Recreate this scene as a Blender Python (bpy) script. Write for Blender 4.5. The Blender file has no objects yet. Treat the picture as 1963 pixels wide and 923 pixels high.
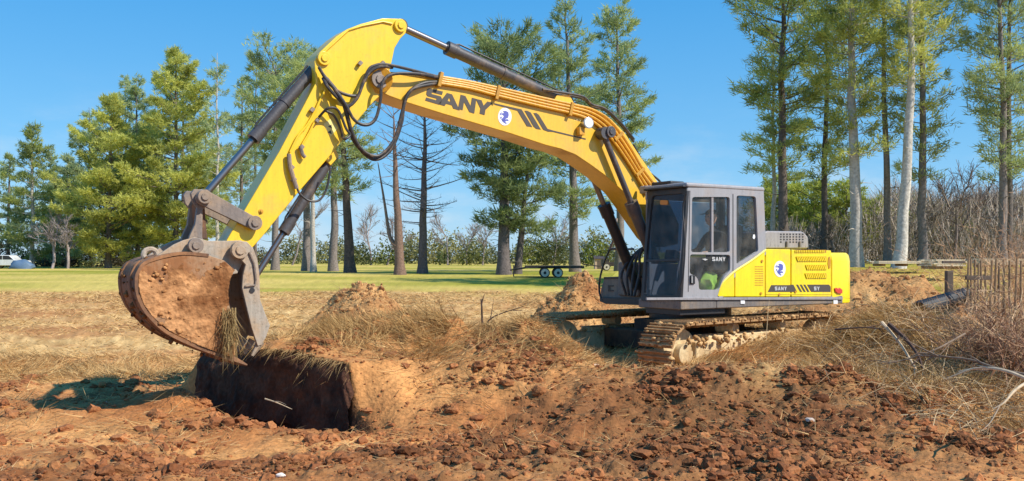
import bpy, bmesh, math, random
import numpy as np
from mathutils import Vector, Matrix
from mathutils.geometry import tessellate_polygon
random.seed(7); RNG = np.random.default_rng(7)
SC = bpy.context.scene; COL = SC.collection
R = math.radians
# ------------------------------------------------------------------ camera
cam_d = bpy.data.cameras.new('camera'); cam = bpy.data.objects.new('camera', cam_d); COL.objects.link(cam)
cam.location = (0, 0, 1.8); cam.rotation_euler = (R(90), 0, 0)
cam_d.sensor_width = 36.0; cam_d.lens = 36.0*1800/1963; cam_d.shift_y = 38.5/1963
cam_d.clip_start = 0.1; cam_d.clip_end = 6000
SC.camera = cam
# ------------------------------------------------------------------ world and sun
SUN_EL = 43
SUN = Vector((0.90*math.cos(R(SUN_EL)), -0.436*math.cos(R(SUN_EL)), math.sin(R(SUN_EL)))).normalized()
W = bpy.data.worlds.new('World'); SC.world = W; W.use_nodes = True
nt = W.node_tree; nt.nodes.clear()
wo = nt.nodes.new('ShaderNodeOutputWorld'); bg = nt.nodes.new('ShaderNodeBackground')
sky = nt.nodes.new('ShaderNodeTexSky'); sky.sky_type = 'NISHITA'; sky.sun_disc = False
sky.sun_elevation = R(SUN_EL); sky.sun_rotation = math.atan2(SUN.x, SUN.y)
sky.air_density = 1.0; sky.dust_density = 0.1; sky.ozone_density = 2.0
hsv = nt.nodes.new('ShaderNodeHueSaturation'); hsv.inputs['Saturation'].default_value = 1.38; hsv.inputs['Value'].default_value = 1.25
hsv.inputs['Hue'].default_value = 0.487
nt.links.new(sky.outputs[0], hsv.inputs['Color'])
# thin white cloud streaks low over the trees
tc = nt.nodes.new('ShaderNodeTexCoord'); mp = nt.nodes.new('ShaderNodeMapping'); mp.inputs['Scale'].default_value = (3, 3, 9)
nz = nt.nodes.new('ShaderNodeTexNoise'); nz.inputs['Scale'].default_value = 2.2; nz.inputs['Detail'].default_value = 6; nz.inputs['Roughness'].default_value = .6
nt.links.new(tc.outputs['Generated'], mp.inputs[0]); nt.links.new(mp.outputs[0], nz.inputs['Vector'])
cr = nt.nodes.new('ShaderNodeMapRange'); cr.inputs[1].default_value = .46; cr.inputs[2].default_value = .72; cr.interpolation_type = 'SMOOTHSTEP'
nt.links.new(nz.outputs[0], cr.inputs[0])
sx = nt.nodes.new('ShaderNodeSeparateXYZ'); nt.links.new(tc.outputs['Generated'], sx.inputs[0])
el = nt.nodes.new('ShaderNodeMapRange'); el.inputs[1].default_value = .20; el.inputs[2].default_value = .02; el.inputs[3].default_value = 0; el.inputs[4].default_value = 1
el.interpolation_type = 'SMOOTHSTEP'; nt.links.new(sx.outputs[2], el.inputs[0])
mu = nt.nodes.new('ShaderNodeMath'); mu.operation = 'MULTIPLY'; nt.links.new(cr.outputs[0], mu.inputs[0]); nt.links.new(el.outputs[0], mu.inputs[1])
mu2 = nt.nodes.new('ShaderNodeMath'); mu2.operation = 'MULTIPLY'; mu2.inputs[1].default_value = .45; nt.links.new(mu.outputs[0], mu2.inputs[0])
mix = nt.nodes.new('ShaderNodeMixRGB'); mix.inputs['Color2'].default_value = (7.0, 7.8, 8.4, 1)
nt.links.new(mu2.outputs[0], mix.inputs[0]); gr_ = nt.nodes.new('ShaderNodeValToRGB'); gr_.color_ramp.elements[0].position = 0.0; gr_.color_ramp.elements[0].color = (2.3, 5.6, 9.2, 1)
gr_.color_ramp.elements[1].position = .34; gr_.color_ramp.elements[1].color = (.35, 3.3, 8.2, 1)
nt.links.new(sx.outputs[2], gr_.inputs[0])
mg = nt.nodes.new('ShaderNodeMixRGB'); mg.inputs[0].default_value = .72; nt.links.new(hsv.outputs[0], mg.inputs[1]); nt.links.new(gr_.outputs[0], mg.inputs[2])
nt.links.new(mg.outputs[0], mix.inputs[1])
bg.inputs['Strength'].default_value = 0.09
nt.links.new(mix.outputs[0], bg.inputs[0]); nt.links.new(bg.outputs[0], wo.inputs[0])
sd = bpy.data.lights.new('sun', 'SUN'); sd.energy = 5.0; sd.angle = R(.5); sd.color = (1, .93, .82)
so = bpy.data.objects.new('sun', sd); COL.objects.link(so); so.rotation_euler = SUN.to_track_quat('Z', 'Y').to_euler()
SC.view_settings.view_transform = 'Standard'; SC.view_settings.look = 'None'; SC.view_settings.exposure = 0.28; SC.view_settings.gamma = 1
# ------------------------------------------------------------------ helpers
F_, CX_, HY_, CH_ = 1800., 981.5, 500., 1.8
YAW = R(34); MX, MY = 2.9, 15.3
ux, uy = -math.cos(YAW), -math.sin(YAW); lx, ly = math.sin(YAW), -math.cos(YAW)
def S(px, py, v):
    """point of the machine's lateral plane v (m left of its centre line): (r forward, z up)"""
    t = (px-CX_)/F_
    r = (t*(MY+v*ly)-(MX+v*lx))/(ux-t*uy); Y = MY+r*uy+v*ly
    return r, CH_+(HY_-py)/F_*Y
def Fr(px, py, r):
    t = (px-CX_)/F_
    v = (t*(MY+r*uy)-(MX+r*ux))/(lx-t*ly); Y = MY+r*uy+v*ly
    return v, CH_+(HY_-py)/F_*Y
def S3(px, py, v):
    r, z = S(px, py, v); return Vector((r, v, z))
def tag(o, label=None, cat=None, group=None, kind=None):
    if label: o['label'] = label
    if cat: o['category'] = cat
    if group: o['group'] = group
    if kind: o['kind'] = kind
    return o
def empty(name, loc, rz=0, parent=None):
    o = bpy.data.objects.new(name, None); COL.objects.link(o); o.location = loc; o.rotation_euler = (0, 0, rz); o.parent = parent
    o.empty_display_size = .2
    return o
def link(name, me, mat, parent=None):
    o = bpy.data.objects.new(name, me); COL.objects.link(o); o.parent = parent
    if mat is not None and not me.materials: me.materials.append(mat)
    return o
def bevel(o, w=.01, seg=2):
    m = o.modifiers.new('bevel', 'BEVEL'); m.width = w; m.segments = seg; m.limit_method = 'ANGLE'; m.angle_limit = R(35); m.harden_normals = True
    return o
def fill_loops(loops):
    if len(loops) == 1: return tessellate_polygon([[Vector(p) for p in loops[0]]])
    bm = bmesh.new(); vs = []; idx = {}
    for l in loops:
        vv = [bm.verts.new(p) for p in l]
        for v in vv: idx[v] = len(vs); vs.append(v)
        for i in range(len(vv)): bm.edges.new((vv[i-1], vv[i]))
    bmesh.ops.triangle_fill(bm, edges=bm.edges[:], use_beauty=True, use_dissolve=False)
    out = [[idx[v] for v in f.verts] for f in bm.faces]; bm.free(); return out
class MB:
    def __init__(s): s.v = []; s.f = []
    def box(s, c, d, M=None):
        b = len(s.v); M = M or Matrix.Identity(3)
        for i in (-1, 1):
            for j in (-1, 1):
                for k in (-1, 1):
                    s.v.append(Vector(c)+M@Vector((i*d[0]/2, j*d[1]/2, k*d[2]/2)))
        for q in ((0,1,3,2),(4,6,7,5),(0,4,5,1),(2,3,7,6),(0,2,6,4),(1,5,7,3)): s.f.append([b+i for i in q])
        return s
    def tube(s, pts, r, n=10, cap=True):
        pts = [Vector(p) for p in pts]; rs = r if isinstance(r, (list, tuple)) else [r]*len(pts)
        prev = None; b = len(s.v)
        for i, p in enumerate(pts):
            t = ((pts[min(i+1, len(pts)-1)]-pts[max(i-1, 0)])).normalized() if len(pts) > 1 else Vector((0,0,1))
            if prev is None:
                a = t.orthogonal().normalized()
            else:
                a = (prev-t*prev.dot(t)).normalized()
            prev = a; c = t.cross(a)
            for k in range(n):
                th = 2*math.pi*k/n; s.v.append(p+(a*math.cos(th)+c*math.sin(th))*rs[i])
        for i in range(len(pts)-1):
            for k in range(n):
                k2 = (k+1) % n
                s.f.append([b+i*n+k, b+i*n+k2, b+(i+1)*n+k2, b+(i+1)*n+k])
        if cap:
            s.f.append([b+k for k in range(n)][::-1]); s.f.append([b+(len(pts)-1)*n+k for k in range(n)])
        return s
    def cyl(s, p0, p1, r0, r1=None, n=20): return s.tube([p0, p1], [r0, r0 if r1 is None else r1], n)
    def loft(s, loops3, front, back):
        """polygon with holes: loops3 list of loops of Vectors; back offset vector"""
        s.holes = len(loops3) > 1; b = len(s.v); flat = [p for l in loops3 for p in l]; n = len(flat)
        tr = fill_loops(loops3)
        s.v += [Vector(p)+front for p in flat]; s.v += [Vector(p)+back for p in flat]
        for t in tr:
            s.f.append([b+i for i in t]); s.f.append([b+n+i for i in reversed(t)])
        o = 0
        for l in loops3:
            m = len(l)
            for i in range(m):
                j = (i+1) % m
                s.f.append([b+o+i, b+o+j, b+n+o+j, b+n+o+i])
            o += m
        return s
    def build(s, name, mat, parent=None, smooth=True, bev=0):
        me = bpy.data.meshes.new(name); me.from_pydata([tuple(v) for v in s.v], [], s.f)
        bm = bmesh.new(); bm.from_mesh(me); bmesh.ops.recalc_face_normals(bm, faces=bm.faces)
        if len(s.f) < 400 and bev and not getattr(s,'holes',0): bmesh.ops.dissolve_limit(bm, angle_limit=R(1), verts=bm.verts, edges=bm.edges)
        bm.to_mesh(me); bm.free()
        if smooth:
            me.shade_smooth(); me.set_sharp_from_angle(angle=R(35))
        o = link(name, me, mat, parent)
        if bev: bevel(o, bev)
        return o
def spline(pts, n=8):
    P = [Vector(p) for p in pts]; P = [P[0]*2-P[1]]+P+[P[-1]*2-P[-2]]; out = []
    for i in range(1, len(P)-2):
        for k in range(n):
            t = k/n; a, b, c, d = P[i-1:i+3]
            out.append(.5*((2*b)+(c-a)*t+(2*a-5*b+4*c-d)*t*t+(3*b-a-3*c+d)*t**3))
    out.append(P[-2]); return out
def rounded(poly, rad, n=4):
    out = []; m = len(poly)
    for i in range(m):
        p = Vector(poly[i][:2]); a = Vector(poly[i-1][:2]); c = Vector(poly[(i+1) % m][:2])
        ra = min(rad, (a-p).length*.45, (c-p).length*.45)
        p0 = p+(a-p).normalized()*ra; p1 = p+(c-p).normalized()*ra
        for k in range(n+1):
            t = k/n; out.append(tuple(p0*(1-t)**2+p*2*t*(1-t)+p1*t*t))
    return out
def plate(name, px_loops, v_near, v_far, mat, parent, bev=.008, rad=0, holes=()):
    """plate/box whose near face lies in plane v_near with outline given as sight lines, thickness to v_far"""
    loops = [px_loops]+list(holes)
    L = []
    for l in loops:
        if rad: l = rounded(l, rad)
        L.append([S3(x, y, v_near) for x, y in l])
    return MB().loft(L, Vector((0,0,0)), Vector((0, v_far-v_near, 0))).build(name, mat, parent, bev=bev)
# ---------------- numpy meshes
def np_mesh(name, V, T, mat, parent=None, col=None, smooth=False, attr='col'):
    me = bpy.data.meshes.new(name); V = np.asarray(V, np.float32); T = np.asarray(T, np.int32)
    k = T.shape[1]
    me.vertices.add(len(V)); me.vertices.foreach_set('co', V.ravel())
    me.loops.add(T.size); me.loops.foreach_set('vertex_index', T.ravel())
    me.polygons.add(len(T)); me.polygons.foreach_set('loop_start', np.arange(0, T.size, k, dtype=np.int32))
    if smooth: me.polygons.foreach_set('use_smooth', np.ones(len(T), bool))
    me.update(calc_edges=True)
    if not smooth: me.shade_flat()
    if col is not None:
        a = me.color_attributes.new(attr, 'FLOAT_COLOR', 'POINT'); c = np.ones((len(V), 4), np.float32); c[:, :3] = col
        a.data.foreach_set('color', c.ravel())
    return link(name, me, mat, parent)
def segs(P0, P1, R0, R1, n=3):
    P0 = np.asarray(P0, float); P1 = np.asarray(P1, float); R0 = np.asarray(R0, float); R1 = np.asarray(R1, float)
    d = P1-P0; d /= np.maximum(np.linalg.norm(d, axis=1, keepdims=True), 1e-9)
    h = np.where(np.abs(d[:, 2:3]) > .9, np.array([[1., 0, 0]]), np.array([[0, 0, 1.]]))
    a = np.cross(d, h); a /= np.linalg.norm(a, axis=1, keepdims=True); b = np.cross(d, a)
    V = []
    for P, Rr in ((P0, R0), (P1, R1)):
        for k in range(n):
            th = 2*math.pi*k/n; V.append(P+(a*math.cos(th)+b*math.sin(th))*Rr[:, None])
    V = np.stack(V, 1)
    T = []
    for k in range(n):
        k2 = (k+1) % n; T += [(k, k2, n+k2), (k, n+k2, n+k)]
    T = np.array(T)[None]+(np.arange(len(P0))*2*n)[:, None, None]
    return V.reshape(-1, 3), T.reshape(-1, 3)
def blades(P, D, L, Wd, rng):
    """thin triangles from P along D"""
    D = D/np.maximum(np.linalg.norm(D, axis=1, keepdims=True), 1e-9)
    s = np.cross(D, rng.normal(size=D.shape)); s /= np.maximum(np.linalg.norm(s, axis=1, keepdims=True), 1e-9)
    s = s*np.reshape(Wd, (-1, 1))/2
    V = np.stack([P-s, P+s, P+D*np.reshape(L, (-1, 1))], 1)
    T = np.arange(len(P)*3).reshape(-1, 3)
    return V.reshape(-1, 3), T
_T = np.random.default_rng(3).random((256, 256))
def vn(x, y, seed=0):
    x = np.asarray(x, float)+seed*17.3; y = np.asarray(y, float)+seed*9.1
    xi = np.floor(x).astype(int); yi = np.floor(y).astype(int); fx = x-xi; fy = y-yi
    fx = fx*fx*(3-2*fx); fy = fy*fy*(3-2*fy)
    g = lambda i, j: _T[(xi+i+seed*31) & 255, (yi+j+seed*57) & 255]
    return (g(0,0)*(1-fx)+g(1,0)*fx)*(1-fy)+(g(0,1)*(1-fx)+g(1,1)*fx)*fy-.5
def fbm(x, y, o=4, seed=0, gain=.5):
    s = 0; a = 1
    for i in range(o):
        s = s+a*vn(x*2**i*1.01, y*2**i*1.01, seed+i); a *= gain
    return s
def sst(a, b, x):
    t = np.clip((np.asarray(x, float)-a)/(b-a), 0, 1); return t*t*(3-2*t)
# ------------------------------------------------------------------ materials
def mat(name, color=(.5,.5,.5), rough=.6, metal=0, **k):
    m = bpy.data.materials.new(name); m.use_nodes = True; p = m.node_tree.nodes['Principled BSDF']
    p.inputs['Base Color'].default_value = (*color, 1); p.inputs['Roughness'].default_value = rough; p.inputs['Metallic'].default_value = metal
    for a, b in k.items(): p.inputs[a].default_value = b
    return m
def dirty(name, color, dirt, amt=.3, scale=3., rough=.4, metal=0, coat=0, bump=.15, fine=40., low=None, grime=.2):
    """paint or metal with procedural dust; low=(z0,z1): mud splashed up to that height in object space"""
    m = mat(name, color, rough, metal); t = m.node_tree; p = t.nodes['Principled BSDF']
    if coat: p.inputs['Coat Weight'].default_value = coat; p.inputs['Coat Roughness'].default_value = .15
    co = t.nodes.new('ShaderNodeTexCoord')
    n1 = t.nodes.new('ShaderNodeTexNoise'); n1.inputs['Scale'].default_value = scale; n1.inputs['Detail'].default_value = 8; n1.inputs['Roughness'].default_value = .65
    n2 = t.nodes.new('ShaderNodeTexNoise'); n2.inputs['Scale'].default_value = fine; n2.inputs['Detail'].default_value = 4
    t.links.new(co.outputs['Object'], n1.inputs['Vector']); t.links.new(co.outputs['Object'], n2.inputs['Vector'])
    ra = t.nodes.new('ShaderNodeMapRange'); ra.inputs[1].default_value = .62-amt*.45; ra.inputs[2].default_value = .86-amt*.35
    ra.inputs[4].default_value = min(1, amt*2.2)
    src = n1.outputs[0]
    if low:
        sp = t.nodes.new('ShaderNodeSeparateXYZ'); t.links.new(co.outputs['Object'], sp.inputs[0])
        lr = t.nodes.new('ShaderNodeMapRange'); lr.inputs[1].default_value = low[1]; lr.inputs[2].default_value = low[0]; lr.inputs[3].default_value = 0; lr.inputs[4].default_value = .3
        t.links.new(sp.outputs[2], lr.inputs[0])
        ad = t.nodes.new('ShaderNodeMath'); t.links.new(n1.outputs[0], ad.inputs[0]); t.links.new(lr.outputs[0], ad.inputs[1]); src = ad.outputs[0]
    t.links.new(src, ra.inputs[0])
    mx = t.nodes.new('ShaderNodeMixRGB'); mx.inputs[1].default_value = (*color, 1); mx.inputs[2].default_value = (*dirt, 1)
    t.links.new(ra.outputs[0], mx.inputs[0])
    ms_ = t.nodes.new('ShaderNodeMapping'); ms_.inputs['Scale'].default_value = (9, 9, 1.1); t.links.new(co.outputs['Object'], ms_.inputs[0])
    n3 = t.nodes.new('ShaderNodeTexNoise'); n3.inputs['Scale'].default_value = 2.4; n3.inputs['Detail'].default_value = 7; n3.inputs['Roughness'].default_value = .7; t.links.new(ms_.outputs[0], n3.inputs['Vector'])
    r3 = t.nodes.new('ShaderNodeMapRange'); r3.inputs[1].default_value = .35; r3.inputs[2].default_value = .62; r3.inputs[3].default_value = 1-grime; r3.inputs[4].default_value = 1.06; t.links.new(n3.outputs[0], r3.inputs[0])
    n4 = t.nodes.new('ShaderNodeTexNoise'); n4.inputs['Scale'].default_value = 26; n4.inputs['Detail'].default_value = 5; t.links.new(co.outputs['Object'], n4.inputs['Vector'])
    r4 = t.nodes.new('ShaderNodeMapRange'); r4.inputs[1].default_value = .30; r4.inputs[2].default_value = .42; r4.inputs[3].default_value = 1-grime*1.6; r4.inputs[4].default_value = 1.; t.links.new(n4.outputs[0], r4.inputs[0])
    m5 = t.nodes.new('ShaderNodeMath'); m5.operation = 'MULTIPLY'; t.links.new(r3.outputs[0], m5.inputs[0]); t.links.new(r4.outputs[0], m5.inputs[1])
    vm = t.nodes.new('ShaderNodeVectorMath'); vm.operation = 'SCALE'; t.links.new(mx.outputs[0], vm.inputs[0]); t.links.new(m5.outputs[0], vm.inputs['Scale'])
    t.links.new(vm.outputs[0], p.inputs['Base Color'])
    rr = t.nodes.new('ShaderNodeMapRange'); rr.inputs[3].default_value = rough; rr.inputs[4].default_value = .9
    t.links.new(ra.outputs[0], rr.inputs[0]); t.links.new(rr.outputs[0], p.inputs['Roughness'])
    bu = t.nodes.new('ShaderNodeBump'); bu.inputs['Strength'].default_value = bump; bu.inputs['Distance'].default_value = .01
    t.links.new(n2.outputs[0], bu.inputs['Height']); t.links.new(bu.outputs[0], p.inputs['Normal'])
    return m
def vcol(name, rough=.9, transl=0, noise=.25, scale=30., bump=0):
    m = bpy.data.materials.new(name); m.use_nodes = True; t = m.node_tree; p = t.nodes['Principled BSDF']; p.inputs['Roughness'].default_value = rough
    p.inputs['Specular IOR Level'].default_value = .2
    a = t.nodes.new('ShaderNodeAttribute'); a.attribute_name = 'col'
    src = a.outputs['Color']
    if noise:
        co = t.nodes.new('ShaderNodeTexCoord'); n = t.nodes.new('ShaderNodeTexNoise'); n.inputs['Scale'].default_value = scale; n.inputs['Detail'].default_value = 6
        t.links.new(co.outputs['Object'], n.inputs['Vector'])
        r = t.nodes.new('ShaderNodeMapRange'); r.inputs[1].default_value = .25; r.inputs[2].default_value = .75; r.inputs[3].default_value = 1-noise; r.inputs[4].default_value = 1+noise
        t.links.new(n.outputs[0], r.inputs[0])
        mm = t.nodes.new('ShaderNodeVectorMath'); mm.operation = 'SCALE'; t.links.new(src, mm.inputs[0]); t.links.new(r.outputs[0], mm.inputs['Scale']); src = mm.outputs[0]
        if bump:
            bu = t.nodes.new('ShaderNodeBump'); bu.inputs['Strength'].default_value = bump; bu.inputs['Distance'].default_value = .04
            t.links.new(n.outputs[0], bu.inputs['Height']); t.links.new(bu.outputs[0], p.inputs['Normal'])
    t.links.new(src, p.inputs['Base Color'])
    if transl:
        tr = t.nodes.new('ShaderNodeBsdfTranslucent'); t.links.new(src, tr.inputs[0])
        ms = t.nodes.new('ShaderNodeMixShader'); ms.inputs[0].default_value = transl
        t.links.new(p.outputs[0], ms.inputs[1]); t.links.new(tr.outputs[0], ms.inputs[2]); t.links.new(ms.outputs[0], t.nodes['Material Output'].inputs[0])
    return m
def glass(name, tint=(.5,.55,.6), refl=.12):
    m = bpy.data.materials.new(name); m.use_nodes = True; t = m.node_tree; t.nodes.clear()
    o = t.nodes.new('ShaderNodeOutputMaterial'); tr = t.nodes.new('ShaderNodeBsdfTransparent'); tr.inputs[0].default_value = (*tint, 1)
    g = t.nodes.new('ShaderNodeBsdfGlossy'); g.inputs['Roughness'].default_value = .03; g.inputs['Color'].default_value = (.9,.95,1,1)
    lw = t.nodes.new('ShaderNodeLayerWeight'); lw.inputs[0].default_value = refl
    a = t.nodes.new('ShaderNodeMath'); a.operation = 'ADD'; a.inputs[1].default_value = refl*.5; t.links.new(lw.outputs['Fresnel'], a.inputs[0])
    ms = t.nodes.new('ShaderNodeMixShader'); t.links.new(a.outputs[0], ms.inputs[0]); t.links.new(tr.outputs[0], ms.inputs[1]); t.links.new(g.outputs[0], ms.inputs[2])
    df = t.nodes.new('ShaderNodeBsdfDiffuse'); df.inputs[0].default_value = (.45,.38,.30,1); co = t.nodes.new('ShaderNodeTexCoord'); nn_ = t.nodes.new('ShaderNodeTexNoise'); nn_.inputs['Scale'].default_value = 5; nn_.inputs['Detail'].default_value = 7
    t.links.new(co.outputs['Object'], nn_.inputs['Vector']); rd = t.nodes.new('ShaderNodeMapRange'); rd.inputs[1].default_value = .4; rd.inputs[2].default_value = .8; rd.inputs[3].default_value = .02; rd.inputs[4].default_value = .14; t.links.new(nn_.outputs[0], rd.inputs[0])
    m2 = t.nodes.new('ShaderNodeMixShader'); t.links.new(rd.outputs[0], m2.inputs[0]); t.links.new(ms.outputs[0], m2.inputs[1]); t.links.new(df.outputs[0], m2.inputs[2])
    t.links.new(m2.outputs[0], o.inputs[0]); return m
DUST = (.42, .25, .12)
M = dict(
 glass_far=glass('far_side_tinted_glass', (.38,.42,.46), .05),
 boom=dirty('boom_yellow_paint', (.80,.47,.04), DUST, .24, 1.6, .38, coat=.35, bump=.05, grime=.06),
 stick=dirty('stick_yellow_paint', (.84,.54,.02), DUST, .22, 1.6, .38, coat=.35, bump=.05, grime=.06),
 body=dirty('body_lemon_paint', (.88,.66,.01), DUST, .24, 2.0, .36, coat=.35, bump=.04, grime=.06),
 grille=dirty('ochre_louvre', (.55,.27,.02), DUST, .2, 6, .5),
 pipe=dirty('amber_pipe_paint', (.72,.34,.02), DUST, .2, 4, .4, coat=.3),
 grey=dirty('cab_grey_paint', (.33,.32,.33), DUST, .2, 2.5, .42, coat=.2, bump=.05, grime=.1),
 lgrey=dirty('light_grey_cover', (.30,.28,.285), DUST, .2, 2.5, .5),
 deck=dirty('deck_grey_steel', (.17,.15,.14), (.35,.24,.14), .4, 2.2, .6, bump=.3),
 dark=dirty('dark_frame_paint', (.028,.027,.03), DUST, .1, 3, .45),
 under=dirty('undercarriage_steel', (.05,.03,.022), (.24,.11,.045), .5, 3, .8),
 cyl=dirty('charcoal_cylinder_paint', (.075,.068,.07), DUST, .22, 4, .45, coat=.2),
 linkm=dirty('dusty_link_steel', (.20,.165,.145), (.40,.28,.18), .45, 3, .65, bump=.3),
 pin=dirty('pin_steel', (.26,.21,.18), (.42,.30,.2), .3, 6, .5, .3),
 chrome=mat('chromed_rod', (.26,.245,.25), .32, .9),
 hose=dirty('rubber_hose', (.035,.033,.035), DUST, .25, 12, .5),
 decal=mat('charcoal_decal', (.075,.062,.05), .5),
 white=mat('white_decal', (.8,.8,.8), .5), blue=mat('blue_crest_ink', (.10,.12,.42), .5), red=mat('red_reflector', (.6,.06,.04), .35),
 silver=mat('lamp_silver', (.6,.58,.55), .25, .6),
 palegrey=mat('pale_grey_print', (.5,.5,.5), .5),
 bucket=dirty('clay_smeared_bucket', (.52,.38,.24), (.30,.125,.045), .78, 2.1, .9, bump=1., fine=7),
 shell=dirty('worn_dark_bucket_shell', (.07,.045,.036), (.34,.16,.07), .7, 3, .9, bump=.6, fine=20),
 thumb=dirty('pale_worn_thumb', (.40,.34,.27), (.44,.27,.14), .42, 3.4, .75, bump=.5, fine=24),
 seat=mat('black_seat_fabric', (.02,.02,.022), .9),
 lime=mat('lime_green', (.42,.62,.08), .8),
 glass_f=glass('smoked_windscreen_glass', (.50,.54,.62), .04), glass_s=glass('side_window_glass', (.84,.88,.90), .04),
 shoe=dirty('clay_caked_track_steel', (.34,.18,.07), (.52,.30,.13), .5, 4, .9, bump=1., fine=18),
 tframe=dirty('pale_clay_covered_side_frame', (.68,.52,.29), (.44,.24,.09), .36, 3, .85, bump=.6, fine=16),
 skin=mat('skin', (.78,.40,.26), .55), jacket=mat('dark_jacket', (.025,.028,.04), .85), cap=mat('dark_cap', (.015,.015,.02), .8),
 needle=vcol('pine_needles', .75, .5, 0), bark=vcol('bark', .95, 0, .35, 9., .5), strawm=vcol('dry_straw', .9, .25, 0),
 clod=vcol('clay_clods', .95, 0, .3, 40, .4),
)
# ------------------------------------------------------------------ ground
A_ = np.array((-3.63, 12.3)); B_ = np.array((-1.83, 10.4))
def cutd(x, y): return (x-A_[0])*.726+(y-A_[1])*.688+.07*vn(x*2.3, y*2.3, 5)
def H0(x, y):
    x = np.asarray(x, float); y = np.asarray(y, float)
    zb = np.interp(y, [0,14,30,45,65,110,200,600,4000], [0,0,.15,.45,.95,.95,1.2,1.6,1.7])
    zr = np.interp(y, [0,13,18,24,32,45,80,200,4000], [0,.05,.35,.62,.95,1.62,1.66,1.68,1.7])
    k = sst(.10, .26, x/np.maximum(y, 1)); z = zb*(1-k)+zr*k
    g = lambda cx, cy, sx, sy, a: a*np.exp(-((x-cx)/sx)**2-((y-cy)/sy)**2)
    # ledge with a cut face
    d = cutd(x, y); yn = y+.15*vn(x*3, y*0, 9)
    q_ = sst(-1.75, -.7, x); yn = yn+q_*(.5*fbm(x*1.6, y*1.6, 3, 19)); t_ = np.clip((yn-(10.22-1.0*q_))/(.33+1.5*q_), 0, 1)
    pl = sst(0, .05, d)*(t_*t_*(3-2*t_))*(1-.5*sst(13., 16., y))*(1-sst(3.0, 5.5, x)*.6)*sst(-4.9, -4.2, x)
    z = z+.62*pl*(1-sst(16, 24, y))*(1-.22*sst(-1.6, -.6, x))
    lf = (1-sst(-3.9, -3.3, x)); z = z+lf*(.13*np.exp(-((y-11.0)/.55)**2)-.08*sst(11.6, 12.6, y)*(1-sst(15.5, 19, y)))
    z = z-.55*np.exp(-((d+.30)/.34)**2)*sst(9.7, 10.6, y)*(1-sst(12.7, 13.6, y))*(1-sst(-.06, .02, d))
    z = z+.09*np.exp(-((d+1.15)/.28)**2)*sst(9.5, 10.2, y)*(1-sst(12., 12.8, y))
    z = z+g(-1.3, 12.5, 1.6, 1.0, .38)+g(.45, 12.2, .85, .8, .34)+g(-.2, 12.4, 2.0, 1.0, 1.)*(.55*np.abs(fbm(x*1.9, y*1.9, 4, 35, .62))-.08)+g(-.5, 11.2, .7, .5, .10)
    z = z+g(2.3, 10.3, 1.05, .70, .13)+g(3.3, 9.9, .75, .8, .16)+g(3.9, 9.0, .7, .6, .14)-g(2.5, 12.0, 1.7, .9, .27)
    z = z-g(1.55, 12.9, .45, .8, .45)
    z = z-g(1.9, 13.0, 2.2, .9, .10)+g(5.6, 13.6, 1.0, 1.3, .66)+g(5.9, 11.2, 1.3, 1.3, .22)+g(6.2, 15.5, 2.2, 2.0, .25)+g(-8, 17, 4, 1.2, .10)
    return z
def masks(x, y):
    """clay, straw, lawn, moist"""
    n = fbm(x*.5, y*.5, 4, 2)
    lawn = sst(38, 46, y+6*n+1.2*np.minimum(x, 8)*0)*(1-0*x)
    right = sst(.14, .24, x/np.maximum(y, 1))
    lawnr = right*sst(22, 30, y+6*n)*.75
    lawn = np.maximum(lawn, lawnr)
    st = sst(13.2, 14.6, y+1.6*n+.10*x)                       # left field
    ctr = sst(-3.7, -3.2, x)*sst(10.3, 11.2, y+.9*n)          # heap
    rgt = sst(4.1, 4.9, x-.35*(9.8-y)+1.3*n)*sst(8.4, 9.2, y+.8*n)
    pt = sst(.15, .3, fbm(x*.9, y*.9, 3, 12))*.45
    ctr = ctr*(.35+.65*sst(-.12, .16, fbm(x*1.3, y*1.7, 4, 15))); rgt = rgt*(.55+.45*sst(-.2, .1, fbm(x*1.2, y*1.5, 4, 16)))
    st = st*(.45+.55*sst(-.22, .08, fbm(x*.35, y*.8, 4, 17)+(y-18)*.01))
    straw = np.clip(np.maximum(np.maximum(st, ctr*.85), rgt), .06, 1)*(1-lawn)
    md = 1.25*np.exp(-((x-2.5)/1.9)**2-((y-9.9)/1.5)**2)+1.0*np.exp(-((x-.4)/2.8)**2-((y-8.3)/.7)**2)+.7*np.exp(-((x+4)/1.6)**2-((y-7.6)/.6)**2)+.7*np.exp(-((x-.45)/1.0)**2-((y-11.8)/.6)**2)+.45*np.exp(-((x+1.2)/1.0)**2-((y-11.2)/.35)**2)
    moist = np.clip(md*1.0+.55*sst(.0, .35, fbm(x*1.1, y*1.6, 4, 21)), 0, 1)*(1-lawn)
    return straw, lawn, moist
def H(x, y, detail=True):
    z = H0(x, y)
    if detail:
        s, l, m = masks(x, y); near = 1-sst(25, 45, np.asarray(y, float))
        rough = (.35+.9*m)*(1-.55*s)*(1-.95*l)
        r = np.abs(fbm(x*3.2, y*3.2, 4, 30, .6))
        z = z+near*(rough*(.10*r+.055*fbm(x*9, y*9, 3, 40, .6))+.09*fbm(x*.8, y*.8, 3, 50)+s*.06*fbm(x*4, y*4, 3, 60))
        ruts = np.sin((y*5.5+.5*x+3*vn(x*.5, y*.5, 8)))*.012*(1-s)*(1-m); z = z+ruts
    return z
def pal(c0, c1, t): t = np.reshape(t, (-1, 1)); return np.array(c0)[None]*(1-t)+np.array(c1)[None]*t
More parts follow.
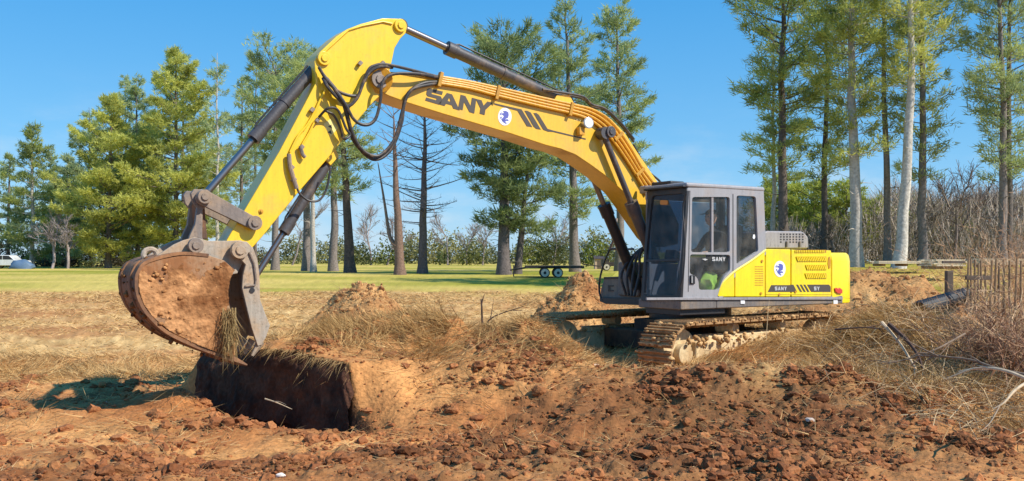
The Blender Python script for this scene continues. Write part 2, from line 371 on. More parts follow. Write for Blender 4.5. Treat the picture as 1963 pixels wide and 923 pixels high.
def ground_color(x, y):
    s, l, m = [np.ravel(a) for a in masks(x, y)]; x = np.ravel(x); y = np.ravel(y)
    n = np.clip(.5+fbm(x*.7, y*1.6, 4, 70), 0, 1); n2 = np.clip(.5+.9*fbm(x*6, y*6, 3, 80), 0, 1)
    c = pal((.34,.120,.036), (.60,.29,.10), n**1.3)
    c = c*(1-.55*m[:, None])+np.array((.135,.048,.026))[None]*(.55*m[:, None]); c = c*(1-.38*m[:, None])
    st = pal((.46,.26,.09), (.72,.46,.19), n2); n5 = sst(.35, .75, .5+fbm(x*.22, y*.45, 4, 71))[:, None]; st = st*(1-.7*n5)+np.array((.42,.17,.055))[None]*.7*n5
    c = c*(1-s[:, None])+st*s[:, None]
    lw = pal((.27,.26,.022), (.58,.43,.11), np.clip(.5+1.7*fbm(x*.06, y*.2, 4, 90), 0, 1))
    c = c*(1-l[:, None])+lw*l[:, None]
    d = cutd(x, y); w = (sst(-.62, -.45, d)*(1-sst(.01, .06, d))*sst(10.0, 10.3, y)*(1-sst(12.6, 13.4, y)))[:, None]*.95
    c = c*(1-w)+np.array((.022,.012,.012))[None]*w      # shade of the cut face and its foot, painted into the soil colour
    return c*(.86+.28*n2[:, None])
def grid_mesh(name, X, Y, Z, mat_, parent=None, col=True):
    nr, nc = X.shape; V = np.stack([X, Y, Z], -1).reshape(-1, 3)
    i = np.arange(nr*nc).reshape(nr, nc)
    Q = np.stack([i[:-1, :-1], i[:-1, 1:], i[1:, 1:], i[1:, :-1]], -1).reshape(-1, 4)
    return np_mesh(name, V, Q, mat_, parent, ground_color(X.ravel(), Y.ravel()) if col else None, smooth=True)
M['ground'] = vcol('churned_clay_and_grass', .95, 0, .30, 22., .55)
ys = np.concatenate([np.linspace(-30, 5.8, 30), np.arange(6, 17.5, .035), 17.5*np.exp(np.linspace(0, math.log(4000/17.5), 190))])
ts = np.concatenate([np.linspace(-6, -.85, 12), np.linspace(-.8, .8, 620), np.linspace(.85, 6, 12)])
YY, TT = np.meshgrid(ys, ts, indexing='ij'); XX = TT*(np.maximum(YY, 5)*.93+1.5)
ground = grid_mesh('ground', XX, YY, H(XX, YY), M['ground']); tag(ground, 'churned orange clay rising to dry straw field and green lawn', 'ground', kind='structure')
# face of the cut, set before the ledge; its shade is painted into the dark soil colour
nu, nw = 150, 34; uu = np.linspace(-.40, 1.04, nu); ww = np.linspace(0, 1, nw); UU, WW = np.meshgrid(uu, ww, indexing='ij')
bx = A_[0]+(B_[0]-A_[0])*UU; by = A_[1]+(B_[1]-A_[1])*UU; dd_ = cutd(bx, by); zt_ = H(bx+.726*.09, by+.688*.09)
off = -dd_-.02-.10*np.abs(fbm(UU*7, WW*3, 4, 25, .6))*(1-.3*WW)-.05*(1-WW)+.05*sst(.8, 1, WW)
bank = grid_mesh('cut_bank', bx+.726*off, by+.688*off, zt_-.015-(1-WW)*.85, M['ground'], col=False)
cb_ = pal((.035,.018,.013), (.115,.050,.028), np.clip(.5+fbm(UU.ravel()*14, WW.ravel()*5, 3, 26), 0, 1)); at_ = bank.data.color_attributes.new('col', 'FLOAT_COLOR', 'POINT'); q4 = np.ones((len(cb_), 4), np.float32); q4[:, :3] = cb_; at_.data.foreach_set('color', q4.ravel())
tag(bank, 'vertical face of freshly cut soil under the bucket lip, shade painted into its dark colour', 'cut bank', kind='structure')
# ---- loose mounds (things)
def Hm(x, y): return H(x, y)
MOUNDS = []
def mound(cx, cy, sx_, sy_, a, label, seed, k=1.6, dark=0):
    t = np.linspace(-2.1, 2.1, 90); U, V_ = np.meshgrid(t, t, indexing='ij'); X = cx+U*sx_; Y = cy+V_*sy_
    q = np.sqrt(U**2+V_**2)+.28*fbm(U*1.3+seed, V_*1.3, 3, seed)
    h = a*np.exp(-(np.abs(q)**k))*(1+.5*fbm(X*1.4, Y*1.4, 3, seed+3, .5))+.20*a*np.abs(fbm(X*4, Y*4, 4, seed+5, .6))*np.exp(-q**2*.6)
    Z = H(X, Y)+h-.10*sst(1.2, 2.0, np.sqrt(U**2+V_**2))-.02
    o = grid_mesh('dirt_mound', X-cx, Y-cy, Z, M['ground'], col=False); o.location = (cx, cy, 0)
    n = np.clip(.5+1.0*fbm(X*2, Y*2, 4, seed+9), 0, 1).ravel(); c = pal((.28,.12,.045), (.58,.33,.13), n)*(1-dark)
    me = o.data; at = me.color_attributes.new('col', 'FLOAT_COLOR', 'POINT'); cc = np.ones((len(c), 4), np.float32); cc[:, :3] = c; at.data.foreach_set('color', cc.ravel())
    tag(o, label, 'dirt mound', 'dirt mounds around the dig'); MOUNDS.append((cx, cy, sx_, sy_, a))
    return o
mound(-4.0, 25, 1.02, 1.1, 1.12, 'round heap of dry clay on the field below the boom, left of the cab', 11, 2.6)
mound(1.50, 21, 1.0, 1.0, 1.18, 'peaked heap of dry clay in front of the flatbed trailer, left of the cab', 23, 2.1)
mound(7.5, 19.5, 1.6, 1.7, 1.22, 'wide clay heap behind the yellow tail of the excavator', 37, 1.9)
# ================================================================== EXCAVATOR
EX = empty('excavator', (MX, MY, 0), math.pi+YAW)
tag(EX, 'yellow tracked excavator with grey cab, raised boom and clay-smeared bucket', 'excavator')
BV, SV = .22, .18      # half widths of boom and stick
def capsule_px(a, b, ra, rb, n=10):
    a = Vector(a); b = Vector(b); d = (b-a).normalized(); ang = math.atan2(d.y, d.x); out = []
    for k in range(n+1):
        t = ang+math.pi/2+math.pi*k/n; out.append((a.x+ra*math.cos(t), a.y+ra*math.sin(t)))
    for k in range(n+1):
        t = ang-math.pi/2+math.pi*k/n; out.append((b.x+rb*math.cos(t), b.y+rb*math.sin(t)))
    return out
def pin(px, py, v, r, w, parent, m='pin', name='pin', inner=.55):
    c = S3(px, py, v); b = MB(); b.cyl(c-Vector((0, .01, 0)), c+Vector((0, w, 0)), r, n=24)
    b.cyl(c+Vector((0, w, 0)), c+Vector((0, w+.018, 0)), r*inner, n=8)
    return b.build(name, M[m], parent, bev=.006)
# ---- boom
boom_px = [(728,136),(742,137),(790,141),(843,144),(960,168),(1045,187),(1099,199),(1133,207),(1172,229),(1198,255),(1222,292),(1242,321),(1263,352),(1285,392),(1302,430),
           (1300,468),(1275,474),(1256,455),(1232,420),(1211,390),(1194,367),(1159,336),(1133,317),(1103,297),(1075,286),(1047,279),(977,256),(917,238),(850,219),(780,197),(745,184),(722,172),(713,160),(714,146)]
boom = plate('boom', boom_px, BV, -BV, M['boom'], EX, .012)
S_ = lambda l, off, sc: [(off[0]+x/sc, off[1]+y/sc) for x, y in l]
def quadmap(q):
    (x0,y0),(x1,y1),(x2,y2),(x3,y3) = q
    return lambda u, v: (x0*(1-u)*(1-v)+x1*u*(1-v)+x2*u*v+x3*(1-u)*v, y0*(1-u)*(1-v)+y1*u*(1-v)+y2*u*v+y3*(1-u)*v)
GL = dict(
 S=([(.12,0),(1,0),(.97,.25),(.32,.25),(.32,.38),(.9,.38),(1,.5),(1,.88),(.88,1),(0,1),(.03,.75),(.68,.75),(.68,.62),(.1,.62),(0,.5),(0,.12)], None),
 A=([(.33,0),(.67,0),(1,1),(.70,1),(.645,.8),(.355,.8),(.30,1),(0,1)], [(.5,.27),(.42,.57),(.58,.57)]),
 N=([(0,0),(.3,0),(.72,.58),(.72,0),(1,0),(1,1),(.7,1),(.28,.42),(.28,1),(0,1)], None),
 Y=([(0,0),(.33,0),(.5,.36),(.67,0),(1,0),(.65,.62),(.65,1),(.35,1),(.35,.62)], None),
 E=([(0,0),(1,0),(1,.22),(.35,.22),(.35,.78),(1,.78),(1,1),(0,1)], None))
def glyph(ch, q, v, m, parent, name='letter'):
    o, h = GL[ch]; f = quadmap(q); L = [[S3(*f(*p), v) for p in o]]
    if h: L.append([S3(*f(*p), v) for p in h])
    return MB().loft(L, Vector((0, .004, 0)), Vector((0, .0, 0))).build(name, m, parent, smooth=False)
glyph('S', [(819,169),(849,176),(845,202),(815,193)], BV+.001, M['decal'], boom)
glyph('A', [(847,176),(876,184),(881,212),(840,200)], BV+.001, M['decal'], boom)
glyph('N', [(883,182),(913,190),(909,218),(878,209)], BV+.001, M['decal'], boom)
glyph('Y', [(912,190),(945,197.5),(940,224),(908,215)], BV+.001, M['decal'], boom)
for l in ([(285,185),(560,250),(820,308),(1030,655),(925,640),(740,335),(290,215)],
          [(880,335),(930,335),(1000,370),(1200,705),(1110,690),(1060,650)],
          [(1055,380),(1110,380),(1160,415),(1330,690),(1436,722),(2082,880),(2082,905),(1436,750),(1340,745),(1250,710)]):
    plate('stripe', S_(l, (920,180), 10.26), BV+.005, BV+.001, M['decal'], boom, 0)
def crest(cx, cy, rx, ry, v, parent):
    c = plate('crest', [(cx+rx*math.cos(t), cy+ry*math.sin(t)) for t in np.linspace(0, 2*math.pi, 28, endpoint=False)], v+.004, v+.001, M['white'], parent, 0)
    lion = [[(.15,-.72),(.55,-.55),(.62,-.2),(.5,.15),(.2,.22),(.0,.45),(-.35,.55),(-.62,.3),(-.35,.18),(-.15,-.05),(-.35,-.25),(-.6,-.2),(-.45,-.42),(-.1,-.45),(-.3,-.7)],
            [(-.1,.42),(.35,.30),(.62,.42),(.55,.55),(.2,.52),(.05,.68),(.35,.82),(.15,.9),(-.2,.72),(-.5,.5)],
            [(-.85,-.35),(-.55,-.55),(-.5,-.48),(-.75,-.15)], [(-.7,.0),(-.5,.02),(-.55,.2),(-.8,.25)]]
    b = MB()
    for l in lion: b.loft([[S3(cx+x*rx*.9, cy+y*ry*.9, v+.004) for x, y in l]], Vector((0,.003,0)), Vector((0,0,0)))
    b.build('crest_lion', M['blue'], c if parent is EX else parent, smooth=False)
crest(967.8, 224, 13, 17, BV, boom)
# pipes on the boom's upper edge
top = [(841,147),(900,157),(956,169),(1045,189),(1100,201),(1135,210),(1166,228),(1192,258),(1214,292),(1234,326),(1262,362)]
low = [(841,160),(900,170),(953,184),(1040,205),(1092,217),(1126,228),(1152,246),(1176,272),(1200,306),(1222,341),(1240,372)]
for k, t in enumerate((0.02, .33, .66, .98)):
    pts = [S3(a[0]*(1-t)+b_[0]*t, a[1]*(1-t)+b_[1]*t, BV+.035) for a, b_ in zip(top, low)]
    MB().tube(spline(pts, 4), .022, 8).build('hydraulic_pipe', M['pipe'], boom)
for px, py, ang in ((843,153,0),(953,178,0),(1094,210,0),(1185,262,.9),(1226,330,.9)):
    c = S3(px, py, BV+.04); MB().box(c, (.05, .07, .2), Matrix.Rotation(-.25+ang*-.75, 3, 'Y')).build('pipe_clamp', M['grille'], boom, bev=.005)
for k in range(2):
    pts = [(1040,176-k*4),(1085,183-k*4),(1118,190-k*4),(1135,205-k*4),(1160,212-k*3),(1190,240-k*4),(1215,272-k*5)]
    MB().tube(spline([S3(x, y, .05+.07*k) for x, y in pts], 4), .02, 8).build('boom_hose', M['hose'], boom)
MB().tube(spline([S3(x, y, .2) for x, y in ((1214,278),(1240,325),(1262,345),(1275,360))], 4), .018, 8).build('boom_hose', M['hose'], boom)
pin(727, 153, BV+.01, .115, .03, boom, 'pin'); o = MB().cyl(S3(727,153,BV-.01), S3(727,153,BV+.012), .17, n=28).build('pin_boss', M['pipe'], boom, bev=.005)
pin(1156, 256, BV, .085, .20, boom, 'cyl')
# work light on the boom
wl = MB().cyl(S3(1120,238,BV+.02), S3(1120,238,BV+.02)+Vector((.02,.13,0)), .055, .085, n=20).build('work_light', M['silver'], boom, bev=.005)
MB().box(S3(1113,252,BV+.05), (.10,.08,.12)).build('lamp_bracket', M['pipe'], boom, bev=.01)
MB().cyl(S3(1120,238,BV+.02)+Vector((.02,.13,0)), S3(1120,238,BV+.02)+Vector((.021,.137,0)), .07, n=20).build('lamp_glass', M['white'], boom)
# ---- stick
stick_px = [(766,36),(776,41),(781,51),(778,64),(768,74),(757,92),(751,120),(744,150),(738,176),(716,196),(692,224),(677,244),(656,270),(640,291),(570,372),(505,452),(484,476),(462,486),(443,478),(434,462),(466,408),(536,290),(606,158),(603,118),(609,104),(624,90),(645,70),(666,56),(692,46),(734,35)]
stick = plate('stick', stick_px, SV, -SV, M['stick'], EX, .012)
MB().tube([S3(x, y, SV+.012) for x, y in ((622,100),(668,58),(694,50),(734,42),(752,46))], .012, 6).build('weld_edge', M['stick'], stick)
pin(766, 50, SV+.0, .085, .04, stick, 'stick'); pin(620, 113, SV+.0, .085, .04, stick, 'stick')
pin(500, 406, SV, .03, .01, stick, 'grille')
plate('warning_plate', [(620,238),(634,228),(648,246),(634,262)], SV+.004, SV+.001, mat('pale_yellow_plate', (.85,.72,.25), .5), stick, 0)
for l in ([(629,243),(635,239),(637,247)], [(628,254),(634,250),(636,258)]): plate('warning_mark', l, SV+.007, SV+.005, M['decal'], stick, 0)
HOSES = [[(611,129),(629,158),(653,178),(684,184),(694,163),(707,134),(720,126),(736,124),(770,130),(845,149)],
 [(619,150),(629,168),(648,189),(666,204),(684,189),(697,158),(710,137),(730,128),(752,130)],
 [(617,140),(658,194),(679,230),(702,240),(720,228),(729,194),(733,160),(752,143),(800,142),(842,150)],
 [(626,150),(653,186),(668,236),(679,272),(715,306),(749,288),(770,236),(775,194),(788,173),(812,160),(841,157)],
 [(640,170),(661,205),(676,256),(696,289),(726,299),(756,268),(771,214),(783,180),(800,168),(838,160)],
 [(611,225),(629,208),(648,212),(663,246),(671,259),(661,267),(655,262)],
 [(622,212),(640,222),(652,246),(657,264)]]
for i, hpts in enumerate(HOSES):
    v0 = .27+.035*(i % 3)
    MB().tube(spline([S3(x, y, v0 if 0 < j < len(hpts)-1 else .24) for j, (x, y) in enumerate(hpts)], 7), .021 if i < 5 else .016, 8).build('hydraulic_hose', M['hose'], stick)
for l, r in (([(611,200),(590,238),(571,262),(556,292)], .014), ([(624,172),(612,196),(600,222),(585,246)], .014), ([(604,232),(592,256),(578,282),(581,300)], .013)):
    MB().tube(spline([S3(x, y, SV+.03) for x, y in l], 5), r, 8).build('steel_line', M['stick'], stick)
for l, r in (([(554,296),(556,318),(562,340),(569,362)], .028), ([(569,360),(575,372),(592,385),(612,384),(626,362),(634,322)], .014), ([(576,280),(580,296),(585,302)], .024)):
    MB().tube(spline([S3(x, y, SV+.05) for x, y in l], 5), r, 8).build('hydraulic_hose', M['linkm'] if r > .02 else M['hose'], stick)
for px, py in ((598,211),(608,231),(559,322),(563,345),(578,283),(690,122),(733,122)):
    MB().box(S3(px, py, SV+.035), (.06,.05,.045), Matrix.Rotation(.9, 3, 'Y')).build('hose_fitting', M['pin'], stick, bev=.005)
# ---- hydraulic cylinders
def cylinder(name, a, b, split, rb, rr, v, matb='cyl', head=None):
    """a = rod-eye sight point, b = barrel-eye, split = where rod meets barrel (fraction from a)"""
    A = S3(*a, v); B = S3(*b, v); d = (B-A).normalized(); C = A+(B-A)*split
    root = MB().tube([C, C+d*.16, C+d*.161, B-d*.02, B], [rb*1.18, rb*1.18, rb, rb, rb*.7], 20).build(name, M[matb], EX)
    MB().cyl(A, C+d*.02, rr, n=16).build('rod', M['chrome'], root)
    MB().tube([C-d*.02, C+d*.05], rb*.75, 16).build('rod_seal', M['dark'], root)
    for P in (A, B): MB().cyl(P-Vector((0, rb*.9, 0)), P+Vector((0, rb*.9, 0)), rb*1.05, n=18).build('cylinder_eye', M[matb], root)
    c2 = C+(B-C)*.45; MB().tube([c2-d*.02, c2+d*.02], rb*1.12, 18).build('band', M[matb], root)
    side = d.cross(Vector((0,1,0))).normalized()
    if side.z < 0: side = -side
    MB().tube([C+d*.1+side*(rb+.0)+Vector((0,.03,0)), C+d*.16+side*(rb+.025)+Vector((0,.03,0)), B-d*.2+side*(rb+.02)+Vector((0,.03,0))], .012, 8).build('oil_line', M['dark'], root)
    return root
ac = cylinder('arm_cylinder', (766,51), (1085,196), .26, .082, .05, 0)
plate('cylinder_lug', [(1068,182),(1092,182),(1104,205),(1060,198)], .1, -.1, M['boom'], boom)
cylinder('bucket_cylinder', (391,376), (617,116), .40, .072, .042, 0)
cylinder('thumb_cylinder', (484,540), (636,300), .38, .064, .038, 0)
plate('thumb_lug', [(618,300),(640,278),(650,300),(634,318)], .09, -.09, M['stick'], stick)
for v in (.32, -.32):
    A = Vector((S(1156,256,.32)[0], v, S(1156,256,.32)[1])); B = Vector((.80, v, 1.30)); d = (B-A).normalized(); L = (B-A).length; C = A+d*L*.42
    rt = MB().tube([C, C+d*.2, C+d*.201, B], [.105, .105, .088, .088], 20).build('boom_cylinder', M['dark'] if v < 0 else M['cyl'], EX)
    MB().cyl(A, C, .045, n=16).build('rod', M['cyl'] if v > 0 else M['chrome'], rt); MB().cyl(A-Vector((0,.07,0)), A+Vector((0,.07,0)), .09, n=20).build('cylinder_eye', M['cyl'], rt)
# ---- linkage
def link_plates(name, px, v, t, m, parent):
    a = plate(name, px, v, v-t, m, parent, .008)
    b = MB(); L = [Vector((S(x, y, v)[0], -v+t, S(x, y, v)[1])) for x, y in px]
    b.loft([L], Vector((0,0,0)), Vector((0,-t,0))).build(name, m, parent, bev=.008); return a
side = link_plates('side_link', capsule_px((391,379), (486,428), 15, 12), .26, .05, M['linkm'], EX)
pin(487, 428, .25, .085, .05, EX, 'linkm'); pin(391, 378, .26, .08, .05, EX, 'linkm')
hl = link_plates('tipping_link', [(366,372),(372,363),(398,364),(404,378),(396,394),(389,404),(388,455),(394,472),(386,484),(368,485),(358,474),(364,452),(374,430),(378,398),(370,388)], .19, .06, M['linkm'], EX)
MB().box((S(382,420,0)[0]+.0, 0, S(382,425,0)[1]), (.07,.30,.42), Matrix.Rotation(.08,3,'Y')).build('link_web', M['shell'], hl, bev=.01)
pin(374, 471, .30, .085, .05, EX, 'linkm')
# ---- bucket
sp = [(276,504),(268,518),(264,534),(266,560),(275,584),(292,608),(324,635),(376,661),(444,687),(450,680),(451,650),(446,625),(441,600),(437,560),(441,535),(450,518),(430,500),(400,490),(360,488),(330,493),(300,497)]
bk = plate('bucket', sp, .42, .37, M['bucket'], EX, .008)
L = [Vector((S(x, y, .42)[0], -.37, S(x, y, .42)[1])) for x, y in sp]
MB().loft([L], Vector((0,0,0)), Vector((0,-.05,0))).build('side_plate', M['bucket'], bk, bev=.008)
curve = [(S(x, y, .42)) for x, y in [(400,487),(352,483),(310,490),(276,502),(262,520),(258,536),(260,562),(270,589),(288,613),(320,641),(374,667),(446,694)]]
cv = spline([Vector((a, 0, b)) for a, b in curve], 4)
b = MB(); n = len(cv)
for j, (off, w) in enumerate(((0, .43), (.035, .43))):
    for i, p in enumerate(cv):
        t = (cv[min(i+1, n-1)]-cv[max(i-1, 0)]).normalized(); nn = Vector((t.z, 0, -t.x))
        for s in (-1, 1): b.v.append(p-nn*off*-1*1+Vector((0, s*w, 0)))
for i in range(n-1):
    a = 2*i; b.f.append([a, a+1, a+3, a+2]); c = 2*n+2*i; b.f.append([c, c+2, c+3, c+1])
    b.f.append([a, a+2, c+2, c]); b.f.append([a+1, c+1, c+3, a+3])
b.f.append([0, 2*n, 2*n+1, 1]); b.f.append([2*n-2, 2*n-1, 4*n-1, 4*n-2])
b.build('bucket_shell', M['shell'], bk)
for v in (-.25, .25):     # wear strips across the back
    bb = MB(); q = cv[12:40]; bb.tube([p+Vector((.0,v,-.0)) for p in q], .02, 6); bb.build('wear_strip', M['shell'], bk)
for i in range(5):
    v = -.36+.18*i; p = S3(446,690,.42); p.y = v; d = (cv[-1]-cv[-4]).normalized()
    MB().tube([p-d*.08, p+d*.06, p+d*.2], [.05,.045,.012], 6).build('tooth', M['shell'], bk)
for v in (.24, -.20):
    ep = [(282,508),(305,488),(334,469),(352,461),(374,455),(398,462),(440,462),(462,461),(476,470),(478,488),(466,504),(455,525),(420,530),(350,528),(300,530)]
    if v > 0: plate('bucket_ear', ep, v, v-.05, M['thumb'], bk, .008)
    else: MB().loft([[Vector((S(x, y, .24)[0], v, S(x, y, .24)[1])) for x, y in ep]], Vector((0,0,0)), Vector((0,-.05,0))).build('bucket_ear', M['thumb'], bk, bev=.008)
th = np.linspace(0, 2*math.pi, 15)
MB().tube([S3(288+13*math.cos(t), 489+11*math.sin(t), .05) for t in th], .032, 8, cap=False).build('lifting_eye', M['thumb'], bk)
pin(457, 480, .30, .10, .07, EX, 'thumb', 'bucket_pin')
def mud_on_bucket():
    rg = np.random.default_rng(66); ico = bmesh.new(); bmesh.ops.create_icosphere(ico, subdivisions=1, radius=1); iv = np.array([v.co[:] for v in ico.verts]); fi = np.array([[v.index for v in f.verts] for f in ico.faces]); ico.free()
    poly = [S(x, y, .42) for x, y in sp]; V = []; xs = [p[0] for p in poly]; zs_ = [p[1] for p in poly]
    def inside(x, z):
        c = False; j = len(poly)-1
        for i in range(len(poly)):
            if (poly[i][1] > z) != (poly[j][1] > z) and x < (poly[j][0]-poly[i][0])*(z-poly[i][1])/(poly[j][1]-poly[i][1])+poly[i][0]: c = not c
            j = i
        return c
    nn = 150; gx = np.linspace(min(xs), max(xs), nn); gz = np.linspace(min(zs_), max(zs_), nn); GX, GZ = np.meshgrid(gx, gz, indexing='ij')
    hh = fbm(GX*2.2+3, GZ*2.2, 5, 4, .62)+.16-.30*sst(1.62, 1.86, GZ)+.10*sst(1.1, .8, GZ); hh = np.clip(hh, -.02, .5); ht = .035*hh**.7*(hh > 0) if 0 else .045*np.clip(hh, 0, 1)+.010*fbm(GX*14, GZ*14, 3, 8)*(hh > 0)
    ins = np.array([[inside(x, z) for z in gz] for x in gx])
    ii = np.arange(nn*nn).reshape(nn, nn); ok = ins[:-1,:-1] & ins[1:,:-1] & ins[1:,1:] & ins[:-1,1:] & (hh[:-1,:-1] > 0) & (hh[1:,1:] > 0)
    Q = np.stack([ii[:-1,:-1], ii[1:,:-1], ii[1:,1:], ii[:-1,1:]], -1)[ok]
    used, invq = np.unique(Q.ravel(), return_inverse=True); VV = np.stack([GX, .4215+np.maximum(ht, .001), GZ], -1).reshape(-1, 3)[used]
    cm = pal((.20,.080,.028),(.52,.26,.11), np.clip(.5+1.3*fbm(VV[:,0]*5, VV[:,2]*5, 4, 13), 0, 1))
    tag(np_mesh('mud_layer', VV, invq.reshape(-1, 4), M['ground'], bk, cm, smooth=True), kind='stuff')
    while len(V) < 60:
        x = rg.uniform(min(xs), max(xs)); z = rg.uniform(min(zs_), max(zs_))
        if inside(x, z): V.append(np.array((x, .435, z))+iv*(1+rg.uniform(-.3,.3,(len(iv),1)))*(.006+.016*rg.random()**2)*np.array((1.6,.6,1.2)))
    for i in range(60):
        q = cv[rg.integers(6, len(cv)-1)]; V.append(np.array((q.x+.005+rg.uniform(-.01,.01), rg.uniform(-.42,.38), q.z-.02+rg.uniform(-.03,.03)))+iv*(1+rg.uniform(-.3,.3,(len(iv),1)))*(.008+.03*rg.random()**2))
    n2 = len(V); T = (fi[None]+(np.arange(n2)*len(iv))[:, None, None]).reshape(-1, 3); c = pal((.24,.10,.035),(.50,.25,.10), rg.random(n2)); c[60:] *= .5
    tag(np_mesh('caked_mud', np.concatenate(V), T, M['clod'], bk, np.repeat(c, len(iv), 0), smooth=True), kind='stuff')
mud_on_bucket()
# ---- thumb
tp = [(446,470),(458,462),(474,464),(486,477),(494,500),(498,530),(499,575),(508,600),(518,624),(511,645),(502,662),(494,664),(482,628),(472,585),(464,552),(466,528),(471,508),(460,496)]
tb = link_plates('thumb', tp, .33, .05, M['thumb'], EX)
inner = [S(x, y, .33) for x, y in ((488,500),(492,530),(494,575),(502,600),(510,624),(506,650))]
bb = MB()
for (a0, z0), (a1, z1) in zip(inner[:-1], inner[1:]):
    c = Vector(((a0+a1)/2, 0, (z0+z1)/2)); dd = Vector((a1-a0, 0, z1-z0)); ang = math.atan2(dd.x, dd.z)
    bb.box(c, (.035, .56, dd.length*.98), Matrix.Rotation(ang, 3, 'Y'))
bb.build('thumb_web', M['thumb'], tb)
MB().tube([S3(x, y, .345) for x, y in ((478,484),(487,505),(491,535),(489,547),(470,549))], .012, 6).build('weld_edge', M['linkm'], tb)
MB().cyl(S3(483,557,.33), S3(483,557,.33)+Vector((0,.012,0)), .03, n=16).build('thumb_hole', M['dark'], tb)
for i in range(3):
    p = S3(502,656,.33); p.y = -.28+.28*i; MB().tube([p, p+Vector((.10,0,-.16))], [.05,.02], 6).build('tooth', M['thumb'], tb)
# straw caught in the bucket mouth
rg = np.random.default_rng(5); n = 420
P = np.array([S3(438+rg.uniform(-10,14), 600+rg.uniform(-10,60), .5+rg.uniform(-.1,.06)) for _ in range(n)])
V, T = blades(P, np.stack([rg.normal(0,.25,n), rg.normal(0,.25,n), -np.abs(rg.normal(1,.3,n))], 1), rg.uniform(.1,.4,n), rg.uniform(.006,.014,n), rg)
tag(np_mesh('caught_straw', V, T, M['strawm'], bk, np.repeat(pal((.20,.12,.05),(.5,.36,.16), rg.random(n)), 3, 0)), kind='stuff')
# ---- upper structure
r0 = S(1305,582,1.35)[0]; rt_ = S(1616,583,1.35)[0]
platform = MB().box(((.80+rt_)/2, 0, 1.165), (.80-rt_, 2.70, .135)).box(((.8+r0)/2, .90, 1.165), (r0-.8, .90, .135)).build('platform', M['deck'], EX, bev=.02)
MB().box((r0-.50, .93, 1.06), (.92, .72, .09)).build('step_plate', M['dark'], platform, bev=.01)
for px in (1420, 1598): plate('marker_plate', [(px,575),(px+8,575),(px+8,583),(px,583)], 1.362, 1.352, M['white'], platform, .002)
plate('side_rail', [(1240,571),(1616,570),(1616,575),(1240,576)], 1.375, 1.35, M['lgrey'], platform, .006)
MB().cyl((0,0,.86), (0,0,1.10), .66, n=40).build('turntable', M['dark'], EX, bev=.01)
# cab shell: near side wall with window openings
def side_wall(name, outer, holes, v, t, m, parent, rad=5):
    L = [[S3(x, y, v) for x, y in rounded(outer, 3)]]+[[S3(x, y, v) for x, y in rounded(h, rad)] for h in holes]
    return MB().loft(L, Vector((0,0,0)), Vector((0,-t,0))).build(name, m, parent, bev=.006)
w1 = [(1327,378),(1365,378),(1365,484),(1325,484)]; w1b = [(1368,378),(1399,378),(1398,484),(1368,484)]
w2 = [(1323,488),(1400,489),(1400,519),(1389,530),(1383,542),(1378,556),(1340,556),(1339,538),(1334,530),(1322,525)]
w3 = [(1412,375),(1449,377),(1454,482),(1412,508)]
cabp = [(1318,360),(1464,363),(1469,488),(1412,529),(1400,541),(1391,553),(1386,571),(1304,574)]
cab = side_wall('cab', cabp, [[(1327,378),(1399,378),(1399,484),(1325,484)], w2, w3], 1.35, .06, M['grey'], EX)
plate('sash_bar', [(1364,377),(1368,377),(1368,485),(1364,485)], 1.34, 1.30, M['lgrey'], cab, .003)
plate('door_seam', [(1404.5,372),(1406,372),(1406,520),(1404.5,520)], 1.352, 1.349, M['dark'], cab, 0)
plate('door_seam', [(1322,366),(1323.3,366),(1320,560),(1318.7,560)], 1.352, 1.349, M['dark'], cab, 0)
plate('door_handle', [(1324,528),(1333,528),(1333,545),(1324,545)], 1.372, 1.35, M['dark'], cab, .008)
plate('handle_bar', [(1326,530),(1328,530),(1328,543),(1326,543)], 1.385, 1.374, M['silver'], cab, .002)
for w in ([(1326,377),(1366,377),(1366,485),(1324,485)], [(1366.2,377),(1400,377),(1400,485),(1366.2,485)], w2, w3):
    plate('window', w, 1.322, 1.314, M['glass_s'], cab, 0)
plate('window_gasket', [(1412,375),(1416,375.2),(1416,508.5),(1412,511)], 1.312, 1.30, M['dark'], cab, 0)
plate('lamp_sticker', [(1444,450),(1447,450),(1448,455),(1446,459),(1443,457)], 1.33, 1.324, M['white'], cab, 0)
for i, ch in enumerate('SANY'):
    x = 1365+i*6.6; glyph(ch, [(x,493),(x+5.6,493.3),(x+5.6,501),(x,500.6)], 1.323, M['palegrey'], cab)
plate('door_sticker', [(1346,497),(1352,496),(1357,498),(1352,500)], 1.3265, 1.323, M['palegrey'], cab, 0)
# front wall in its leaning plane
zt, zb_ = 2.84, 1.24; rtop = S(1318,360,1.35)[0]; rbot = S(1305,575,1.35)[0]
def Fp(px, py, off=0):
    r = rbot
    for _ in range(6):
        v, z = Fr(px, py, r); r = rbot+(rtop-rbot)*(z-zb_)/(zt-zb_)+off
    return Vector((r, v, z))
def front(name, loops, off, t, m, parent, rad=6, bev=.005):
    L = [[Fp(x, y, off) for x, y in (rounded(l, rad) if rad else l)] for l in loops]
    return MB().loft(L, Vector((0,0,0)), Vector((-t,0,0))).build(name, m, parent, bev=bev)
front('windscreen_frame', [[(1243,364),(1317,361),(1304,576),(1228,578)], [(1250,376),(1311,371),(1307,470),(1298,560),(1291,566),(1234,567),(1240,470)]], .012, .05, M['dark'], cab)
front('windscreen', [[(1249,375),(1312,370),(1307.5,470),(1305,497),(1238,499),(1240,470)]], -.01, .008, M['glass_f'], cab, 0, 0)
front('lower_windscreen', [[(1238,502),(1305,500),(1299,561),(1291,567),(1233,568)]], -.01, .008, M['glass_f'], cab, 0, 0)
front('windscreen_rail', [[(1237,498),(1306,496),(1306,501),(1237,503)]], .006, .03, M['dark'], cab, 0)
